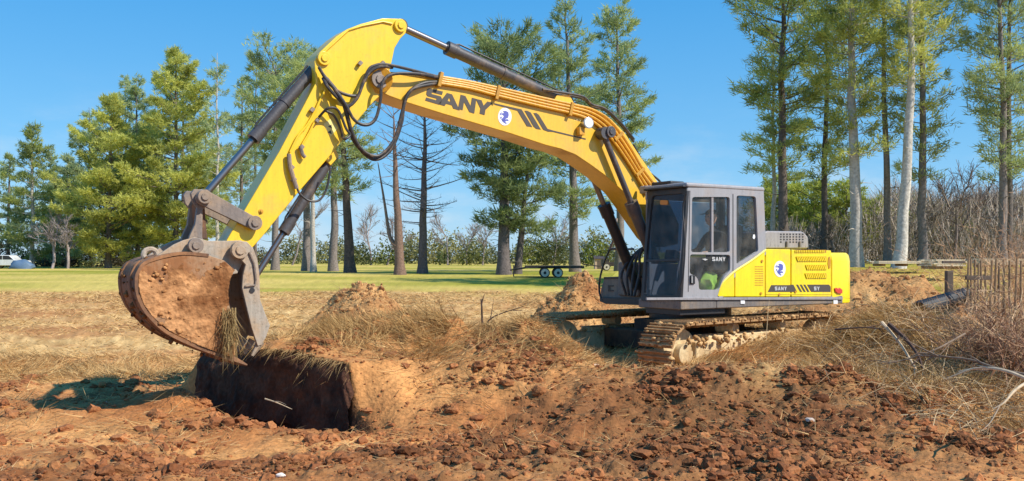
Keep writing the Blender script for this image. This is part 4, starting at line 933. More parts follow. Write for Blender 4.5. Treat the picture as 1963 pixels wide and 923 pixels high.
# ================================================================== TREES
def tube_segs(pts, rs):
    return [(pts[i], pts[i+1], rs[i], rs[i+1]) for i in range(len(pts)-1)]
def add_segs(lst, name, mat_, parent, c, rng, n=3, light=None):
    A = np.array([l[0] for l in lst]); B = np.array([l[1] for l in lst]); r0_ = np.array([l[2] for l in lst]); r1_ = np.array([l[3] for l in lst])
    V, T = segs(A, B, r0_, r1_, n); k = np.repeat(.8+.4*rng.random(len(lst)), 2*n)
    return np_mesh(name, V, T, mat_, parent, np.array(c)[None]*k[:, None])
def pine(px, Y, top, c0, hw, n_br, dens, label, seed, base=None, lean=0, shape='cone', g0=(.035,.060,.020), g1=(.22,.24,.05), tr=.25, tcol=(.17,.135,.115), droop=-.05, tuft=.30, group='tall pines behind the field', curve=0, dead=0, wd=.022, stub=10):
    rng = np.random.default_rng(seed)
    x = (px-CX_)/F_*Y; zb = float(H0(x, Y)); Ht = CH_+(HY_-top)/F_*Y-zb; Cb = CH_+(HY_-c0)/F_*Y-zb; hwm = hw/F_*Y
    root = empty('dead_pine' if dead else 'pine_tree', (x, Y, zb-.1)); tag(root, label, 'tree', group)
    npt = 14; hh = np.linspace(0, 1, npt); wob = np.cumsum(rng.normal(0, .05, (npt, 2)), 0)*min(1, Ht/20)
    lx_ = lean/F_*Y; cx_ = curve/F_*Y
    tp_ = np.stack([lx_*hh+cx_*np.sin(hh*math.pi)+wob[:,0], wob[:,1], hh*Ht], 1); rr = tr*(1-hh)**.8+.02; rr[0] *= 1.35
    trunk = MB().tube([Vector(p) for p in tp_], list(rr), 9, cap=False)
    me = bpy.data.meshes.new('trunk'); me.from_pydata([tuple(v) for v in trunk.v], [], trunk.f); me.shade_smooth()
    a = me.color_attributes.new('col', 'FLOAT_COLOR', 'POINT'); cc = np.ones((len(me.vertices), 4), np.float32); cc[:, :3] = np.array(tcol)*(.85+.3*rng.random((len(me.vertices), 1))); a.data.foreach_set('color', cc.ravel())
    link('trunk', me, M['bark'], root)
    at = lambda z: np.array([np.interp(z, tp_[:,2], tp_[:,i]) for i in range(3)])
    br = []; TP = []; TD = []; TC = []
    # dead stubs below the crown
    for i in range(stub):
        z = rng.uniform(.2, .95)*Cb if Cb > 1 else .5; az = rng.uniform(0, 6.28); l = rng.uniform(.1, .45)*hwm; p = at(z); d = np.array([math.cos(az), math.sin(az), rng.uniform(-.1, .5)])
        q = p+d*l*.6; br += [(p, q, .03, .018), (q, q+(d+np.array([0,0,rng.uniform(-.3,.3)]))*l*.5, .018, .006)]
    z = Cb; step = (Ht-Cb)/max(n_br/5, 1); ga = rng.uniform(0, 6)
    while z < Ht*.995:
        f = (z-Cb)/max(Ht-Cb, .1)
        if shape == 'cone': prof = (1-f**1.5)**.85*(.65+.35*min(1, f*4+.35))
        elif shape == 'tall': prof = (1-f**1.7)**.7*(.5+.5*min(1, f*2.5+.2))
        else: prof = math.sin(math.pi*min(1, .15+.85*(1-f)**.8))**.6 if f > .02 else .6
        nb = rng.integers(4, 7)
        for k in range(nb):
            ga += 2.4+rng.normal(0, .3); L_ = hwm*prof*rng.choice([rng.uniform(.35,.8), rng.uniform(.75,1.25)])+.25
            up = .12+.75*f**2+rng.normal(0, .10)+droop; d = np.array([math.cos(ga), math.sin(ga), up]); p = at(z+rng.uniform(-.5,.5)*step)
            rb = .012+.014*L_; pts = [p]; dd = d.copy(); nseg = 4
            for s_ in range(nseg):
                dd = dd+np.array([rng.normal(0,.10), rng.normal(0,.10), .07+rng.normal(0,.05)]); pts.append(pts[-1]+dd/np.linalg.norm(dd)*L_/nseg)
            rs = np.linspace(rb, .008, nseg+1)
            br += tube_segs(pts, rs)
            nt_ = max(3, int(dens*L_*1.35)); shade = rng.uniform(0, 1); P_ = np.array(pts)
            for j in range(nt_):
                u = 1-rng.random()**1.5*.72; q = np.array([np.interp(u*nseg, range(nseg+1), P_[:, m]) for m in range(3)])
                sd_ = np.array([-d[1], d[0], 0])*rng.normal(0, 1)+np.array([0,0,rng.normal(.1,.25)]); ls = L_*.20*(1.25-u)+.18
                q2 = q+sd_*ls
                if dead:
                    br.append((q, q2+np.array([0,0,.1]), .010, .004)); continue
                if j % 3 == 0: br.append((q, q2, .009, .004))
                TP.append(q2); TD.append(d*.7+sd_*.5+np.array([0,0,.35])); TC.append(np.clip(.15+.6*shade+.3*rng.random()+.1*f, 0, 1))
        z += step*rng.uniform(.6, 1.4)
    tag(add_segs(br, 'branches', M['bark'], root, tcol, rng, 3), kind='stuff')
    if TP:
        TP = np.array(TP); TD = np.array(TD); TD /= np.linalg.norm(TD, axis=1, keepdims=True); TC = np.array(TC); k = 9
        P = np.repeat(TP, k, 0)+rng.normal(0, .10, (len(TP)*k, 3))*tuft/.3; D = np.repeat(TD, k, 0)*.8+rng.normal(0, .55, (len(TP)*k, 3))
        V, T = blades(P, D, rng.uniform(.6, 1.25, len(P))*tuft*(1.25 if Y < 60 else 1.6), wd*rng.uniform(.7, 1.6, len(P))*(Y/45)**.8*1.9, rng)
        c = np.repeat(np.clip(np.repeat(TC, k)+rng.normal(0, .12, len(P)), 0, 1), 3)
        tag(np_mesh('crown', V, T, M['needle'], root, pal(g0, g1, c)), kind='stuff')
    return root
GY0, GY1 = (.22,.25,.06), (.74,.73,.20)     # sunny yellow green
GB0, GB1 = (.16,.23,.15), (.54,.60,.28)     # blue green
PB = (.20,.17,.155); WB = (.42,.38,.33)
T_ = pine
gl = 'pines along the left edge of the lawn'
T_(62,108,238,492,75,69,7,'left-most pine with pale trunk and thin blue-green top beside the white car',101,g0=GB0,g1=(.42,.46,.12),tr=.26,tcol=WB,group=gl,stub=6)
T_(128,118,300,500,65,63,8,'short bushy pine behind the pale left-most trunk',102,g0=GB0,g1=GB1,group=gl)
T_(175,122,205,470,78,74,8,'blue-topped pine just left of the broad yellow-green one',103,g0=GB0,g1=GB1,group=gl)
T_(207,104,185,488,119,103,11,'broad yellow-green pine with boughs sweeping almost to the lawn',104,g0=GY0,g1=GY1,group=gl,tr=.3)
T_(262,110,150,470,91,86,9,'dense dark pine between the two big yellow-green pines',105,g0=GB0,g1=GB1,group=gl)
T_(336,104,100,470,114,109,11,'tallest full-crowned yellow-green pine above the bucket',106,g0=GY0,g1=GY1,group=gl,tr=.32,shape='tall')
T_(352,116,95,300,52,46,6,'slim dark pine rising behind the tallest full crown',107,g0=GB0,g1=GB1,group=gl)
T_(412,100,98,420,59,51,4,'thin pine with a bare pale trunk over the bucket link',108,g0=GB0,g1=GB1,tcol=WB,group=gl,tr=.2)
T_(462,108,150,430,65,57,5,'blue-green pine just left of the upright stick cylinder',109,g0=GB0,g1=GB1,group=gl)
T_(18,128,290,480,45,50,7,'dim pine at the frame edge behind the white car',151,g0=GB0,g1=GB1,group=gl)
T_(100,132,285,480,50,55,7,'hazy pine in the gap between the pale left-most trunk and the blue-topped pine',152,g0=GB0,g1=GB1,group=gl)
T_(240,132,150,470,60,65,8,'hazy tall pine behind the broad yellow-green one',153,g0=GB0,g1=GB1,group=gl)
T_(300,130,190,480,60,65,8,'yellow-green pine filling the gap left of the tallest crown',154,g0=GY0,g1=GY1,group=gl)
T_(395,126,200,480,55,55,8,'lower yellow-green pine right of the tallest crown, over the bucket hinge',155,g0=GY0,g1=GY1,group=gl)
T_(490,128,120,440,55,50,7,'hazy pine behind the upper end of the long stick cylinder',156,g0=GB0,g1=GB1,group=gl)
gm = 'pines standing in the middle of the lawn'
T_(527,84,112,330,80,60,6,'open pine behind the long hydraulic cylinder of the stick',110,g0=GB0,g1=(.56,.60,.20),group=gm,tr=.32,tcol=PB,shape='open')
T_(588,76,130,360,66,55,6,'pine with grey trunk seen just right of the stick tip',111,g0=GB0,g1=(.56,.60,.20),group=gm,tr=.34,tcol=PB,shape='open')
T_(602,72,160,330,52,40,5,'slender paler trunk close beside the grey trunk under the stick',112,g0=GB0,g1=(.56,.60,.20),group=gm,tr=.2,tcol=WB,shape='open')
T_(637,74,150,360,69,55,6,'pine left of the dark leaning twin trunk under the boom hoses',113,g0=GB0,g1=(.56,.60,.20),group=gm,tr=.34,tcol=PB,shape='open')
T_(672,66,150,370,86,65,6,'leaning dark-barked pine behind the round dirt heap',114,g0=GB0,g1=(.56,.60,.20),group=gm,tr=.36,tcol=(.11,.085,.075),shape='open',lean=-18)
T_(766,62,215,330,57,22,2.2,'nearly bare pine with red-brown trunk and a low forked limb',115,group=gm,tr=.33,tcol=(.20,.13,.10),shape='open',dead=1,lean=-8)
T_(810,64,180,420,101,75,4,'bare dead pine with long drooping side branches under the boom',116,group=gm,tr=.31,tcol=(.15,.125,.125),shape='tall',dead=1,droop=-.12,lean=2)
T_(966,62,88,430,101,80,9,'dark green pine with thick trunk seen below the lettering of the boom',117,g0=(.08,.13,.07),g1=(.40,.46,.16),group=gm,tr=.42,tcol=(.13,.11,.105),shape='open',lean=8)
T_(992,63,260,440,92,45,8,'second stem leaning right from beside the thick dark pine',118,g0=(.08,.13,.07),g1=(.44,.50,.18),group=gm,tr=.25,tcol=(.13,.11,.105),shape='open',lean=26)
T_(1104,70,0,400,89,75,7,'tall pine rising above the arm cylinder with an open pointed crown',119,g0=GB0,g1=(.52,.57,.2),group=gm,tr=.36,tcol=PB,shape='tall',lean=-16)
T_(1188,76,8,330,105,70,7,'wide-crowned pine showing to the right of the boom bend',120,g0=GB0,g1=(.52,.57,.2),group=gm,tr=.34,tcol=PB,shape='tall')
gr = 'tall thin pines on the right'
T_(1479,50,60,340,55,35,7,'thin pale pine stem next to the cab roof corner',121,g0=GB0,g1=GY1,group=gr,tr=.12,tcol=WB)
T_(1506,46,-160,330,112,80,9,'dark-barked tall pine whose boughs reach left over the cab',122,g0=(.10,.16,.08),g1=(.58,.62,.16),group=gr,tr=.24,tcol=(.13,.105,.09),shape='open')
T_(1580,50,-60,330,70,60,8,'slim dark pine between the cab and the thick pale trunk',123,g0=GB0,g1=GY1,group=gr,tr=.17,tcol=(.12,.10,.09),shape='open')
T_(1642,43,-200,300,95,75,9,'thick straight pine with patchy pale bark right of the yellow tail',124,g0=(.05,.09,.03),g1=(.60,.62,.16),group=gr,tr=.27,tcol=WB,shape='open')
T_(1704,47,-150,260,60,50,8,'slender straight pine left of the curved white trunk',125,g0=GB0,g1=(.58,.60,.16),group=gr,tr=.17,tcol=PB,shape='open')
T_(1722,42,-190,150,75,45,8,'curved pale-trunked tree with broken white limbs',126,g0=GY0,g1=GY1,group=gr,tr=.25,tcol=(.52,.48,.42),curve=10,lean=22,shape='open')
T_(1770,46,-160,330,80,60,8,'mossy-stemmed pine right of the curved white trunk',127,g0=GB0,g1=(.58,.60,.16),group=gr,tr=.2,tcol=PB,shape='open')
T_(1920,44,-170,330,85,70,8,'front stem of the twin pines near the right edge',128,g0=GB0,g1=(.52,.57,.2),group=gr,tr=.19,tcol=PB,shape='open')
T_(1932,46,-150,330,75,60,7,'rear stem of the twin pines near the right edge',129,g0=GB0,g1=(.52,.57,.2),group=gr,tr=.17,tcol=(.14,.12,.11),shape='open')
for i, (px, Y, top, c0, hw) in enumerate(((1500,58,345,478,70),(1560,56,350,470,60),(1622,54,360,470,50),(1690,60,390,480,45),(1740,62,380,480,40),(1815,60,400,480,38),(1880,63,390,480,45))):
    T_(px,Y,top,c0,hw*1.5,44,10,['bright young pine spreading behind the cab rear','bright young pine behind the yellow hood','bright young pine left of the thick pale trunk','small young pine in the brush right of the thick pale trunk','young pine behind the curved white trunk','low young pine in the thicket above the plank stack','young pine in the thicket left of the twin pines'][i],140+i,g0=GY0,g1=(.52,.56,.11),group='young pines below the tall ones',tr=.08,shape='cone',tuft=.26)
# ---- bare deciduous trees
def bare(px, Y, top, spread, label, seed, c=(.17,.145,.13), r=.10, n0=6, depth=4, name='bare_tree', group='bare trees in the brush', base=None, dens=1):
    rng = np.random.default_rng(seed); x = (px-CX_)/F_*Y; zb = float(H0(x, Y)); Ht = CH_+(HY_-top)/F_*Y-zb; sp = spread/F_*Y
    root = empty(name, (x, Y, zb-.05)); tag(root, label, 'tree' if name == 'bare_tree' else 'bush', group); tr = []; br = []
    def grow(p, d, L, rad, lv):
        ns = 3; q = p
        for s_ in range(ns):
            d = d+rng.normal(0, .13, 3)+np.array([0,0,.05]); d /= np.linalg.norm(d); q2 = q+d*L/ns; ra_ = rad*(1-.25*s_/ns); (tr if lv == 0 else br).append((q, q2, ra_, rad*(1-.25*(s_+1)/ns)))
            q = q2
            if lv < depth and (lv > 0 or s_ > 0):
                for _ in range(int(rng.integers(1, 3)*dens)):
                    dd = d*.75+rng.normal(0, .6, 3)*np.array([1,1,.6])+np.array([0,0,.15]); dd /= np.linalg.norm(dd); grow(q, dd, L*rng.uniform(.45,.7), rad*.5, lv+1)
        if lv < depth: grow(q, d+rng.normal(0,.25,3), L*.6, rad*.7, lv+1)
    grow(np.zeros(3), np.array([rng.normal(0,.06), rng.normal(0,.06), 1.]), Ht*.45, r, 0)
    sc = Ht/max(np.array([b[1][2] for b in br]).max(), .1); f = min(1.3, sc)
    br = [(a*np.array([1,1,f]), b*np.array([1,1,f]), r0_, r1_) for a, b, r0_, r1_ in br]; tr = [(a*np.array([1,1,f]), b*np.array([1,1,f]), r0_, r1_) for a, b, r0_, r1_ in tr]
    add_segs(tr, 'trunk', M['bark'], root, c, rng, 6); tag(add_segs(br, 'branches', M['bark'], root, c, rng, 3), kind='stuff')
    return root
bl = ['bare grey sapling','bare brown tree','bare forked tree','leaning bare tree','thin bare whip','crooked bare tree']
wh = ['behind the yellow tail','left of the thick pale trunk','between the thick pale trunk and the curved one','right of the curved white trunk','in front of the dark thicket','left of the twin pines','between the twin pines and the frame edge','above the plank stack','at the far right edge']
for i, (px, top) in enumerate(((1598,400),(1625,415),(1672,385),(1745,340),(1790,330),(1828,300),(1862,330),(1895,300),(1950,330))):
    bare(px, 50+((i*7) % 5)*2.5, top, 40, f'{bl[i % 6]} {wh[i]}', 200+i, c=((.20,.17,.15),(.26,.22,.18),(.15,.12,.11))[i % 3], r=.09, depth=4)
for i, (px, top, lb) in enumerate(((712,385,'faint bare tree beyond the lawn left of the forked bare pine'),(858,395,'faint bare tree beyond the lawn right of the dead pine'),(895,420,'small faint bare tree in the gap below the crest on the boom'),(742,410,'small bare tree showing between the two nearly bare pines'),(925,425,'faint bare tree left of the thick dark pine'),(560,380,'faint bare tree far off behind the thumb cylinder'),(100,395,'reddish bare tree among the left pines'),(130,410,'reddish bare bushy tree right of the pale left-most trunk'),(1060,400,'faint bare tree behind the dark pine, left of the boom cylinder'))):
    bare(px, 150 if i < 6 or i == 8 else 100, top, 60, lb, 230+i, c=(.30,.25,.24), r=.16, group='bare trees far across the lawn')
# forked limb of the red-brown pine
x0 = (766-CX_)/F_*62; zz = lambda py: CH_+(HY_-py)/F_*62
b = MB(); b.tube(spline([((p-CX_)/F_*62, 62+.1*i, zz(q)) for i, (p, q) in enumerate(((764,488),(756,470),(747,455),(742,430),(735,385),(728,345),(722,310)))], 4), [.17]*4+list(np.linspace(.16,.03,21)), 7)
me = bpy.data.meshes.new('limb'); me.from_pydata([tuple(v) for v in b.v], [], b.f); me.shade_smooth(); a = me.color_attributes.new('col','FLOAT_COLOR','POINT'); cc = np.ones((len(me.vertices),4),np.float32); cc[:,:3] = (.24,.17,.13); a.data.foreach_set('color', cc.ravel())
dp = [o for o in bpy.data.objects if o.name.startswith('dead_pine')][0]; lo = link('limb', me, M['bark'], dp); lo.matrix_local = Matrix.Translation(-dp.location)
# ---- distant hedge and woods (masses)
M['leaf'] = vcol('leaf_foliage', .8, .25, 0)
def foliage_mass(name, centers, label, seed, c0, c1, size=.35, per=220, cat='woods', kind='stuff', group=None):
    rng = np.random.default_rng(seed); P = []; C_ = []
    for (x, Y, rx, rz, sh) in centers:
        n = int(per*rx*rz); u = rng.normal(size=(n, 3)); u /= np.linalg.norm(u, axis=1, keepdims=True); u *= (.55+.45*rng.random((n, 1))**.5)*(1+.25*rng.normal(size=(n,1)))
        zb = float(H0(x, Y)); q = np.stack([x+u[:,0]*rx, Y+u[:,1]*rx*.8, zb+rz*.9+u[:,2]*rz], 1); q = q[q[:,2] > zb-.1]; P.append(q); C_.append(np.clip(sh+rng.normal(0,.18,len(q)), 0, 1))
    P = np.concatenate(P); C_ = np.concatenate(C_); D = rng.normal(size=P.shape); V, T = blades(P, D, size*rng.uniform(.6,1.6,len(P)), size*.6, rng)
    return tag(np_mesh(name, V, T, M['leaf'], None, np.repeat(pal(c0, c1, C_), 3, 0)), label, cat, group, kind)
rg = np.random.default_rng(77)
cs = []
for px in np.arange(470, 1260, 12):
    Y = 190+rg.uniform(-12, 12); h = rg.uniform(10, 46)*(1.2 if px > 1000 else 1)*(.55+.9*abs(math.sin(px*.013))); cs.append(((px+rg.uniform(-6,6)-CX_)/F_*Y, Y, rg.uniform(1.6,3.0), h/F_*Y*.55, rg.uniform(.1,.8)))
foliage_mass('distant_woods', cs, 'far olive-green wood edge across the lawn', 78, (.08,.10,.05), (.36,.33,.13), .55, 60)
for i, (px, h, w, lb, c1) in enumerate(((742,52,30,'rounded green shrub between the bare pines at the lawn edge',(.24,.26,.05)),(688,44,26,'dull green shrub behind the leaning dark pine',(.15,.16,.05)),(905,40,34,'low yellow-green shrub left of the thick dark pine',(.24,.24,.06)),(1020,62,40,'yellow-green shrub behind the trailer ramp',(.26,.28,.05)),(1062,58,36,'olive shrub above the trailer wheels',(.17,.17,.06)),(1145,64,34,'bright shrub left of the boom cylinder foot',(.28,.30,.05)),(850,30,18,'small dark conifer-like shrub below the dead pine branches',(.13,.16,.05)))):
    Y = 150 if i != 5 else 120; x = (px-CX_)/F_*Y; rz = h/F_*Y*.5
    foliage_mass('shrub', [(x, Y, w/F_*Y*.75, rz, .5),(x+w/F_*Y*.4, Y+1, w/F_*Y*.5, rz*.75, .3),(x-w/F_*Y*.4, Y-1, w/F_*Y*.5, rz*.7, .6)], lb, 90+i, (.04,.06,.02), c1, .45, 60, 'bush', None, 'shrubs at the lawn edge')
# lower thicket behind the left pines
cs = [((px-CX_)/F_*125, 125+rg.uniform(-5,5), rg.uniform(2,3.4), rg.uniform(14,46)/F_*125*.6, rg.uniform(.1,.7)) for px in np.arange(-30, 480, 16)]
foliage_mass('left_undergrowth', cs, 'dim undergrowth below the pines on the left', 79, (.05,.045,.035), (.17,.14,.08), .4, 90)
# brush thicket on the right: mass of twigs
rg = np.random.default_rng(88); n = 20000; Y = rg.uniform(50, 66, n); px = rg.uniform(1480, 2080, n); x = (px-CX_)/F_*Y; zb = H0(x, Y)
hmax = (60+70*sst(1560, 1750, px)+34*fbm(px*.012, Y*.1, 3, 44))/F_*Y; z = zb+hmax*rg.random(n)**1.1
D = np.stack([rg.normal(0,.45,n), rg.normal(0,.4,n), np.abs(rg.normal(.9,.35,n))], 1); D /= np.linalg.norm(D, axis=1, keepdims=True)
P0 = np.stack([x, Y, z], 1); L_ = rg.uniform(.25, 1.3, n)[:, None]; V, T = segs(P0, P0+D*L_, rg.uniform(.008,.028,n), rg.uniform(.003,.008,n), 3)
cc = pal((.14,.115,.10), (.56,.48,.41), rg.random(n)**1.2); tag(np_mesh('brush_thicket', V, T, M['bark'], None, np.repeat(cc, 6, 0)), 'grey-brown thicket of bare brush under the tall pines', 'thicket', kind='stuff')
cs = [((px-CX_)/F_*68, 68+rg.uniform(-2,2), rg.uniform(1.2,2), rg.uniform(26,60)/F_*68*.55, rg.uniform(0,.5)) for px in np.arange(1470, 2080, 18)]
foliage_mass('thicket_shade', cs, 'dim evergreen scrub deep behind the bare brush', 80, (.09,.11,.05), (.46,.48,.17), .25, 75)
# ================================================================== TRAILER, LUMBER, POST CRIB, PIPE, CAR, BRUSH
M['tyre'] = mat('dusty_tyre', (.05,.045,.04), .9); M['rim'] = dirty('cream_rim', (.62,.56,.46), (.4,.3,.2), .2, 8, .6)
M['rust'] = dirty('dark_trailer_steel', (.035,.03,.028), (.2,.12,.07), .3, 3, .7); M['plank'] = dirty('weathered_deck_plank', (.16,.12,.09), (.1,.07,.05), .4, 5, .9)
M['lumber'] = dirty('fresh_pale_lumber', (.72,.60,.42), (.5,.36,.2), .2, 6, .8); M['post'] = dirty('rough_brown_post', (.34,.22,.12), (.16,.09,.05), .4, 7, .9, bump=.4)
M['blackp'] = dirty('black_corrugated_plastic', (.012,.012,.014), (.12,.08,.05), .1, 5, .5); M['carw'] = dirty('white_car_paint', (.75,.75,.73), DUST, .1, 2, .3, coat=.5)
M['carb'] = dirty('blue_tarp', (.10,.17,.27), (.2,.2,.2), .2, 3, .6); M['siding'] = dirty('beige_siding', (.60,.42,.30), (.4,.3,.2), .2, 3, .8)
def wpt(px, Y): return (px-CX_)/F_*Y
def wz(py, Y): return CH_+(HY_-py)/F_*Y
def wheel(cx, cy, cz, r, w, parent, rz=0):
    b = MB(); m3 = Matrix.Rotation(rz, 3, 'Z'); ax = m3@Vector((0,1,0)); c = Vector((cx, cy, cz))
    b.tube([c-ax*w/2, c-ax*w*.42, c+ax*w*.42, c+ax*w/2], [r*.86, r, r, r*.86], 24); t = b.build('wheel', M['tyre'], parent)
    MB().tube([c-ax*(w/2+.012), c-ax*(w/2-.02)], r*.80, 20).build('rim', M['rim'], t); MB().tube([c-ax*(w/2+.02), c-ax*(w/2)], r*.30, 12).build('hub', M['rust'], t)
    return t
# flatbed trailer
Y = 58; tx = wpt(1056, Y); tz = float(H0(tx, Y)); TR = empty('flatbed_trailer', (tx, Y, tz)); tag(TR, 'low dark flatbed trailer with two pale-rimmed wheels parked on the lawn', 'trailer')
wr = .27
zc_ = wz(523, Y)-tz
for dx in (-.40, .40): wheel(dx, -1.0, zc_, .30, .22, TR); wheel(dx, 1.0, zc_, .30, .22, TR)
fr = MB(); fr.box((.2,-.85,zc_+.33), (3.6,.09,.12)).box((.2,.85,zc_+.33), (3.6,.09,.12))
for i in range(5): fr.box((-1.5+i*.85,0,zc_+.30), (.08,1.7,.08))
fr.build('frame', M['rust'], TR)
for i in range(8): MB().box((.2,-.80+i*.228,zc_+.415), (3.6,.21,.04)).build('plank', M['plank'], TR)
for s_ in (-1, 1): MB().box((0,s_*1.0,zc_+.36), (1.5,.28,.03)).build('fender', M['rust'], TR)
tg = MB(); tg.tube([(-1.6,-.7,zc_+.3), (-2.5,0,zc_+.15)], .05, 6).tube([(-1.6,.7,zc_+.3), (-2.5,0,zc_+.15)], .05, 6).tube([(-2.3,0,zc_-.25), (-2.3,0,zc_+.45)], .035, 8); tg.build('drawbar', M['rust'], TR)
for i in range(2): MB().box((2.5,-.5+i*1.0,zc_+.45), (1.0,.4,.06), Matrix.Rotation(.12,3,'Y')).build('ramp', M['rust'], TR)
# small beige shed and dark utility vehicle beyond
Y = 95; sx0 = wpt(1148, Y); z0 = float(H0(sx0, Y)); SH = empty('garden_shed', (sx0, Y, z0)); tag(SH, 'small beige shed half hidden behind the peaked dirt heap', 'shed')
MB().box((0,0,.55), (.9,1.2,1.1)).build('wall', M['siding'], SH); MB().box((0,-.35,1.15), (1.1,.8,.06), Matrix.Rotation(.35,3,'X')).box((0,.35,1.15), (1.1,.8,.06), Matrix.Rotation(-.35,3,'X')).build('roof', M['rust'], SH); MB().box((.0,-.61,.42), (.4,.03,.8)).build('door', M['plank'], SH)
Y = 80; sx0 = wpt(1176, Y); z0 = float(H0(sx0, Y)); UV = empty('utility_vehicle', (sx0, Y, z0)); tag(UV, 'dark utility vehicle with a tall frame seen between the boom cylinder and grab rail', 'vehicle')
MB().box((0,0,.55), (2.0,1.2,.35)).box((-.7,0,.82), (.6,1.1,.25)).box((.75,0,.85), (.7,1.1,.35)).build('body', M['rust'], UV, bev=.04)
rf = MB()
for a in (-.45,.45):
    for b_ in (-.55,.55): rf.tube([(a,b_,.8),(a*.9,b_*.95,1.9)], .03, 6)
rf.build('roll_frame', M['rust'], UV); MB().box((0,0,1.93), (1.15,1.15,.05)).build('canopy', M['rust'], UV)
for dx in (-.65,.65):
    for dy in (-.6,.6): wheel(dx, dy, .30, .30, .2, UV)
# white car at the left edge with a blue tarp heap
Y = 100; sx0 = wpt(17, Y); z0 = float(H0(sx0, Y)); CR = empty('parked_car', (sx0, Y, z0)); tag(CR, 'small white car parked under the left-most pine at the frame edge', 'car')
cp_ = [(-2.0,.32),(2.0,.32),(2.05,.7),(1.9,.86),(1.0,.95),(.45,1.42),(-.9,1.45),(-1.6,.98),(-2.02,.85)]
MB().loft([[Vector((x, -.82, z)) for x, z in cp_]], Vector((0,0,0)), Vector((0,1.64,0))).build('body', M['carw'], CR, bev=.06)
for l in ([(.88,.97),(.42,1.36),(-.2,1.38),(-.2,.97)], [(-.28,.97),(-.28,1.38),(-.85,1.38),(-1.4,.98)]): MB().loft([[Vector((x, -.835, z)) for x, z in l]], Vector((0,0,0)), Vector((0,.02,0))).build('window', M['dark'], CR)
for dx in (-1.25,1.25):
    for dy in (-.72,.72): wheel(dx, dy, .33, .33, .2, CR)
for dy in (-.6,.6): MB().box((2.03,dy,.68), (.06,.25,.14)).build('headlight', M['silver'], CR, bev=.02)
Y = 98; sx0 = wpt(42, Y); b = ellips((0,0,.1), (1.3,.8,.85), 20, 10)
for v in b.v: v.x += .12*math.sin(v.z*7+v.y*5); v.z = max(-.05, v.z+.08*math.sin(v.x*6+v.y*4))
o = b.build('tarp_heap', M['carb'], None); o.location = (sx0, Y, float(H0(sx0, Y))); tag(o, 'blue-grey tarpaulin heap beside the white car', 'tarp')
# lumber stacks at right
def lumber(pxa, pxb, pya, pyb, Y, rows, layers, label, dy=0):
    x0_, x1_ = wpt(pxa, Y), wpt(pxb, Y); z0 = wz(pyb, Y); z1 = wz(pya, Y); L_ = x1_-x0_; rt = empty('lumber_stack', ((x0_+x1_)/2, Y, z0)); tag(rt, label, 'lumber', 'stacks of pale boards at the lawn edge'); h = (z1-z0)/layers; me = None
    rg = np.random.default_rng(int(pxa))
    for k in range(layers):
        for j in range(rows):
            if me is None: o = MB().box((0,0,0), (L_, .24, h*.8)).build('board', M['lumber'], rt, smooth=False); me = o.data
            else: o = bpy.data.objects.new('board', me); COL.objects.link(o); o.parent = rt
            o.location = (rg.normal(0,.06), j*.27, h*(k+.5)); o.rotation_euler = (0, rg.normal(0, .002), rg.normal(0,.006))
    for a in (-.4, 0, .4): MB().box((a*L_, rows*.13, -.05), (.1, rows*.27, .1)).build('bearer', M['post'], rt)
lumber(1684, 1792, 500.5, 506, 38, 4, 2, 'long low row of pale boards left of the thicker plank stack')
lumber(1793, 1848, 497.5, 511, 34, 5, 4, 'thicker stack of whitish planks just left of the post crib')
lumber(1888, 2010, 496, 508, 36, 5, 4, 'plank stack seen through the stems behind the post crib')
# post crib
Y = 16.5; cx0 = wpt(1880, Y); z0 = float(H0(cx0, Y)); CB = empty('post_crib', (cx0, Y, z0-.1)); tag(CB, 'crib of thin upright wooden stakes with one dark cross beam beside the black drain', 'post crib')
rg = np.random.default_rng(90)
for i, (px, y0, y1, dy) in enumerate(((1853,494,602,0),(1862,497,590,.1),(1869,498,590,.5),(1875,505,575,.8),(1881,500,560,1.1),(1889,512,570,1.2),(1898,500,600,.0),(1907,497,585,.3),(1914,505,590,.6),(1924,498,600,.2),(1935,500,590,.5),(1946,497,600,.1),(1957,500,590,.4))):
    x_ = wpt(px, Y+dy)-cx0; MB().tube([(x_, dy, wz(y1, Y+dy)-z0+.1), (x_+rg.normal(0,.02), dy, wz(y0, Y+dy)-z0+.1)], [.022,.017], 6).build('stake', M['post'], CB)
MB().box((wpt(1874, Y-.05)-cx0, -.06, wz(533, Y)-z0+.1), (wpt(1898,Y)-wpt(1851,Y), .07, .07)).build('cross_beam', M['plank'], CB, bev=.005)
MB().box((wpt(1880, Y)-cx0, 1.2, wz(545, Y+1.2)-z0+.1), (.12, .12, .5)).build('short_post', M['plank'], CB, bev=.01)
MB().box((wpt(1874, Y)-cx0, .9, wz(503, Y+.9)-z0+.1), (.42, .05, .05)).build('cross_beam', M['plank'], CB, bev=.005)
# black corrugated drain
b = MB(); Pa = Vector((wpt(1762, 15.5), 15.5, wz(594, 15.5))); Pb = Vector((wpt(1852, 18.0), 18.0, wz(566, 18.0))); n = 44; pts = [Pa.lerp(Pb, i/n) for i in range(n+1)]
rs = [.135+.014*((i % 2)*2-1) for i in range(n+1)]; b.tube(pts, rs, 18, cap=False); o = b.build('drain_pipe', M['blackp'], None, smooth=False); tag(o, 'black corrugated drain pipe half buried in dry grass left of the post crib', 'pipe')
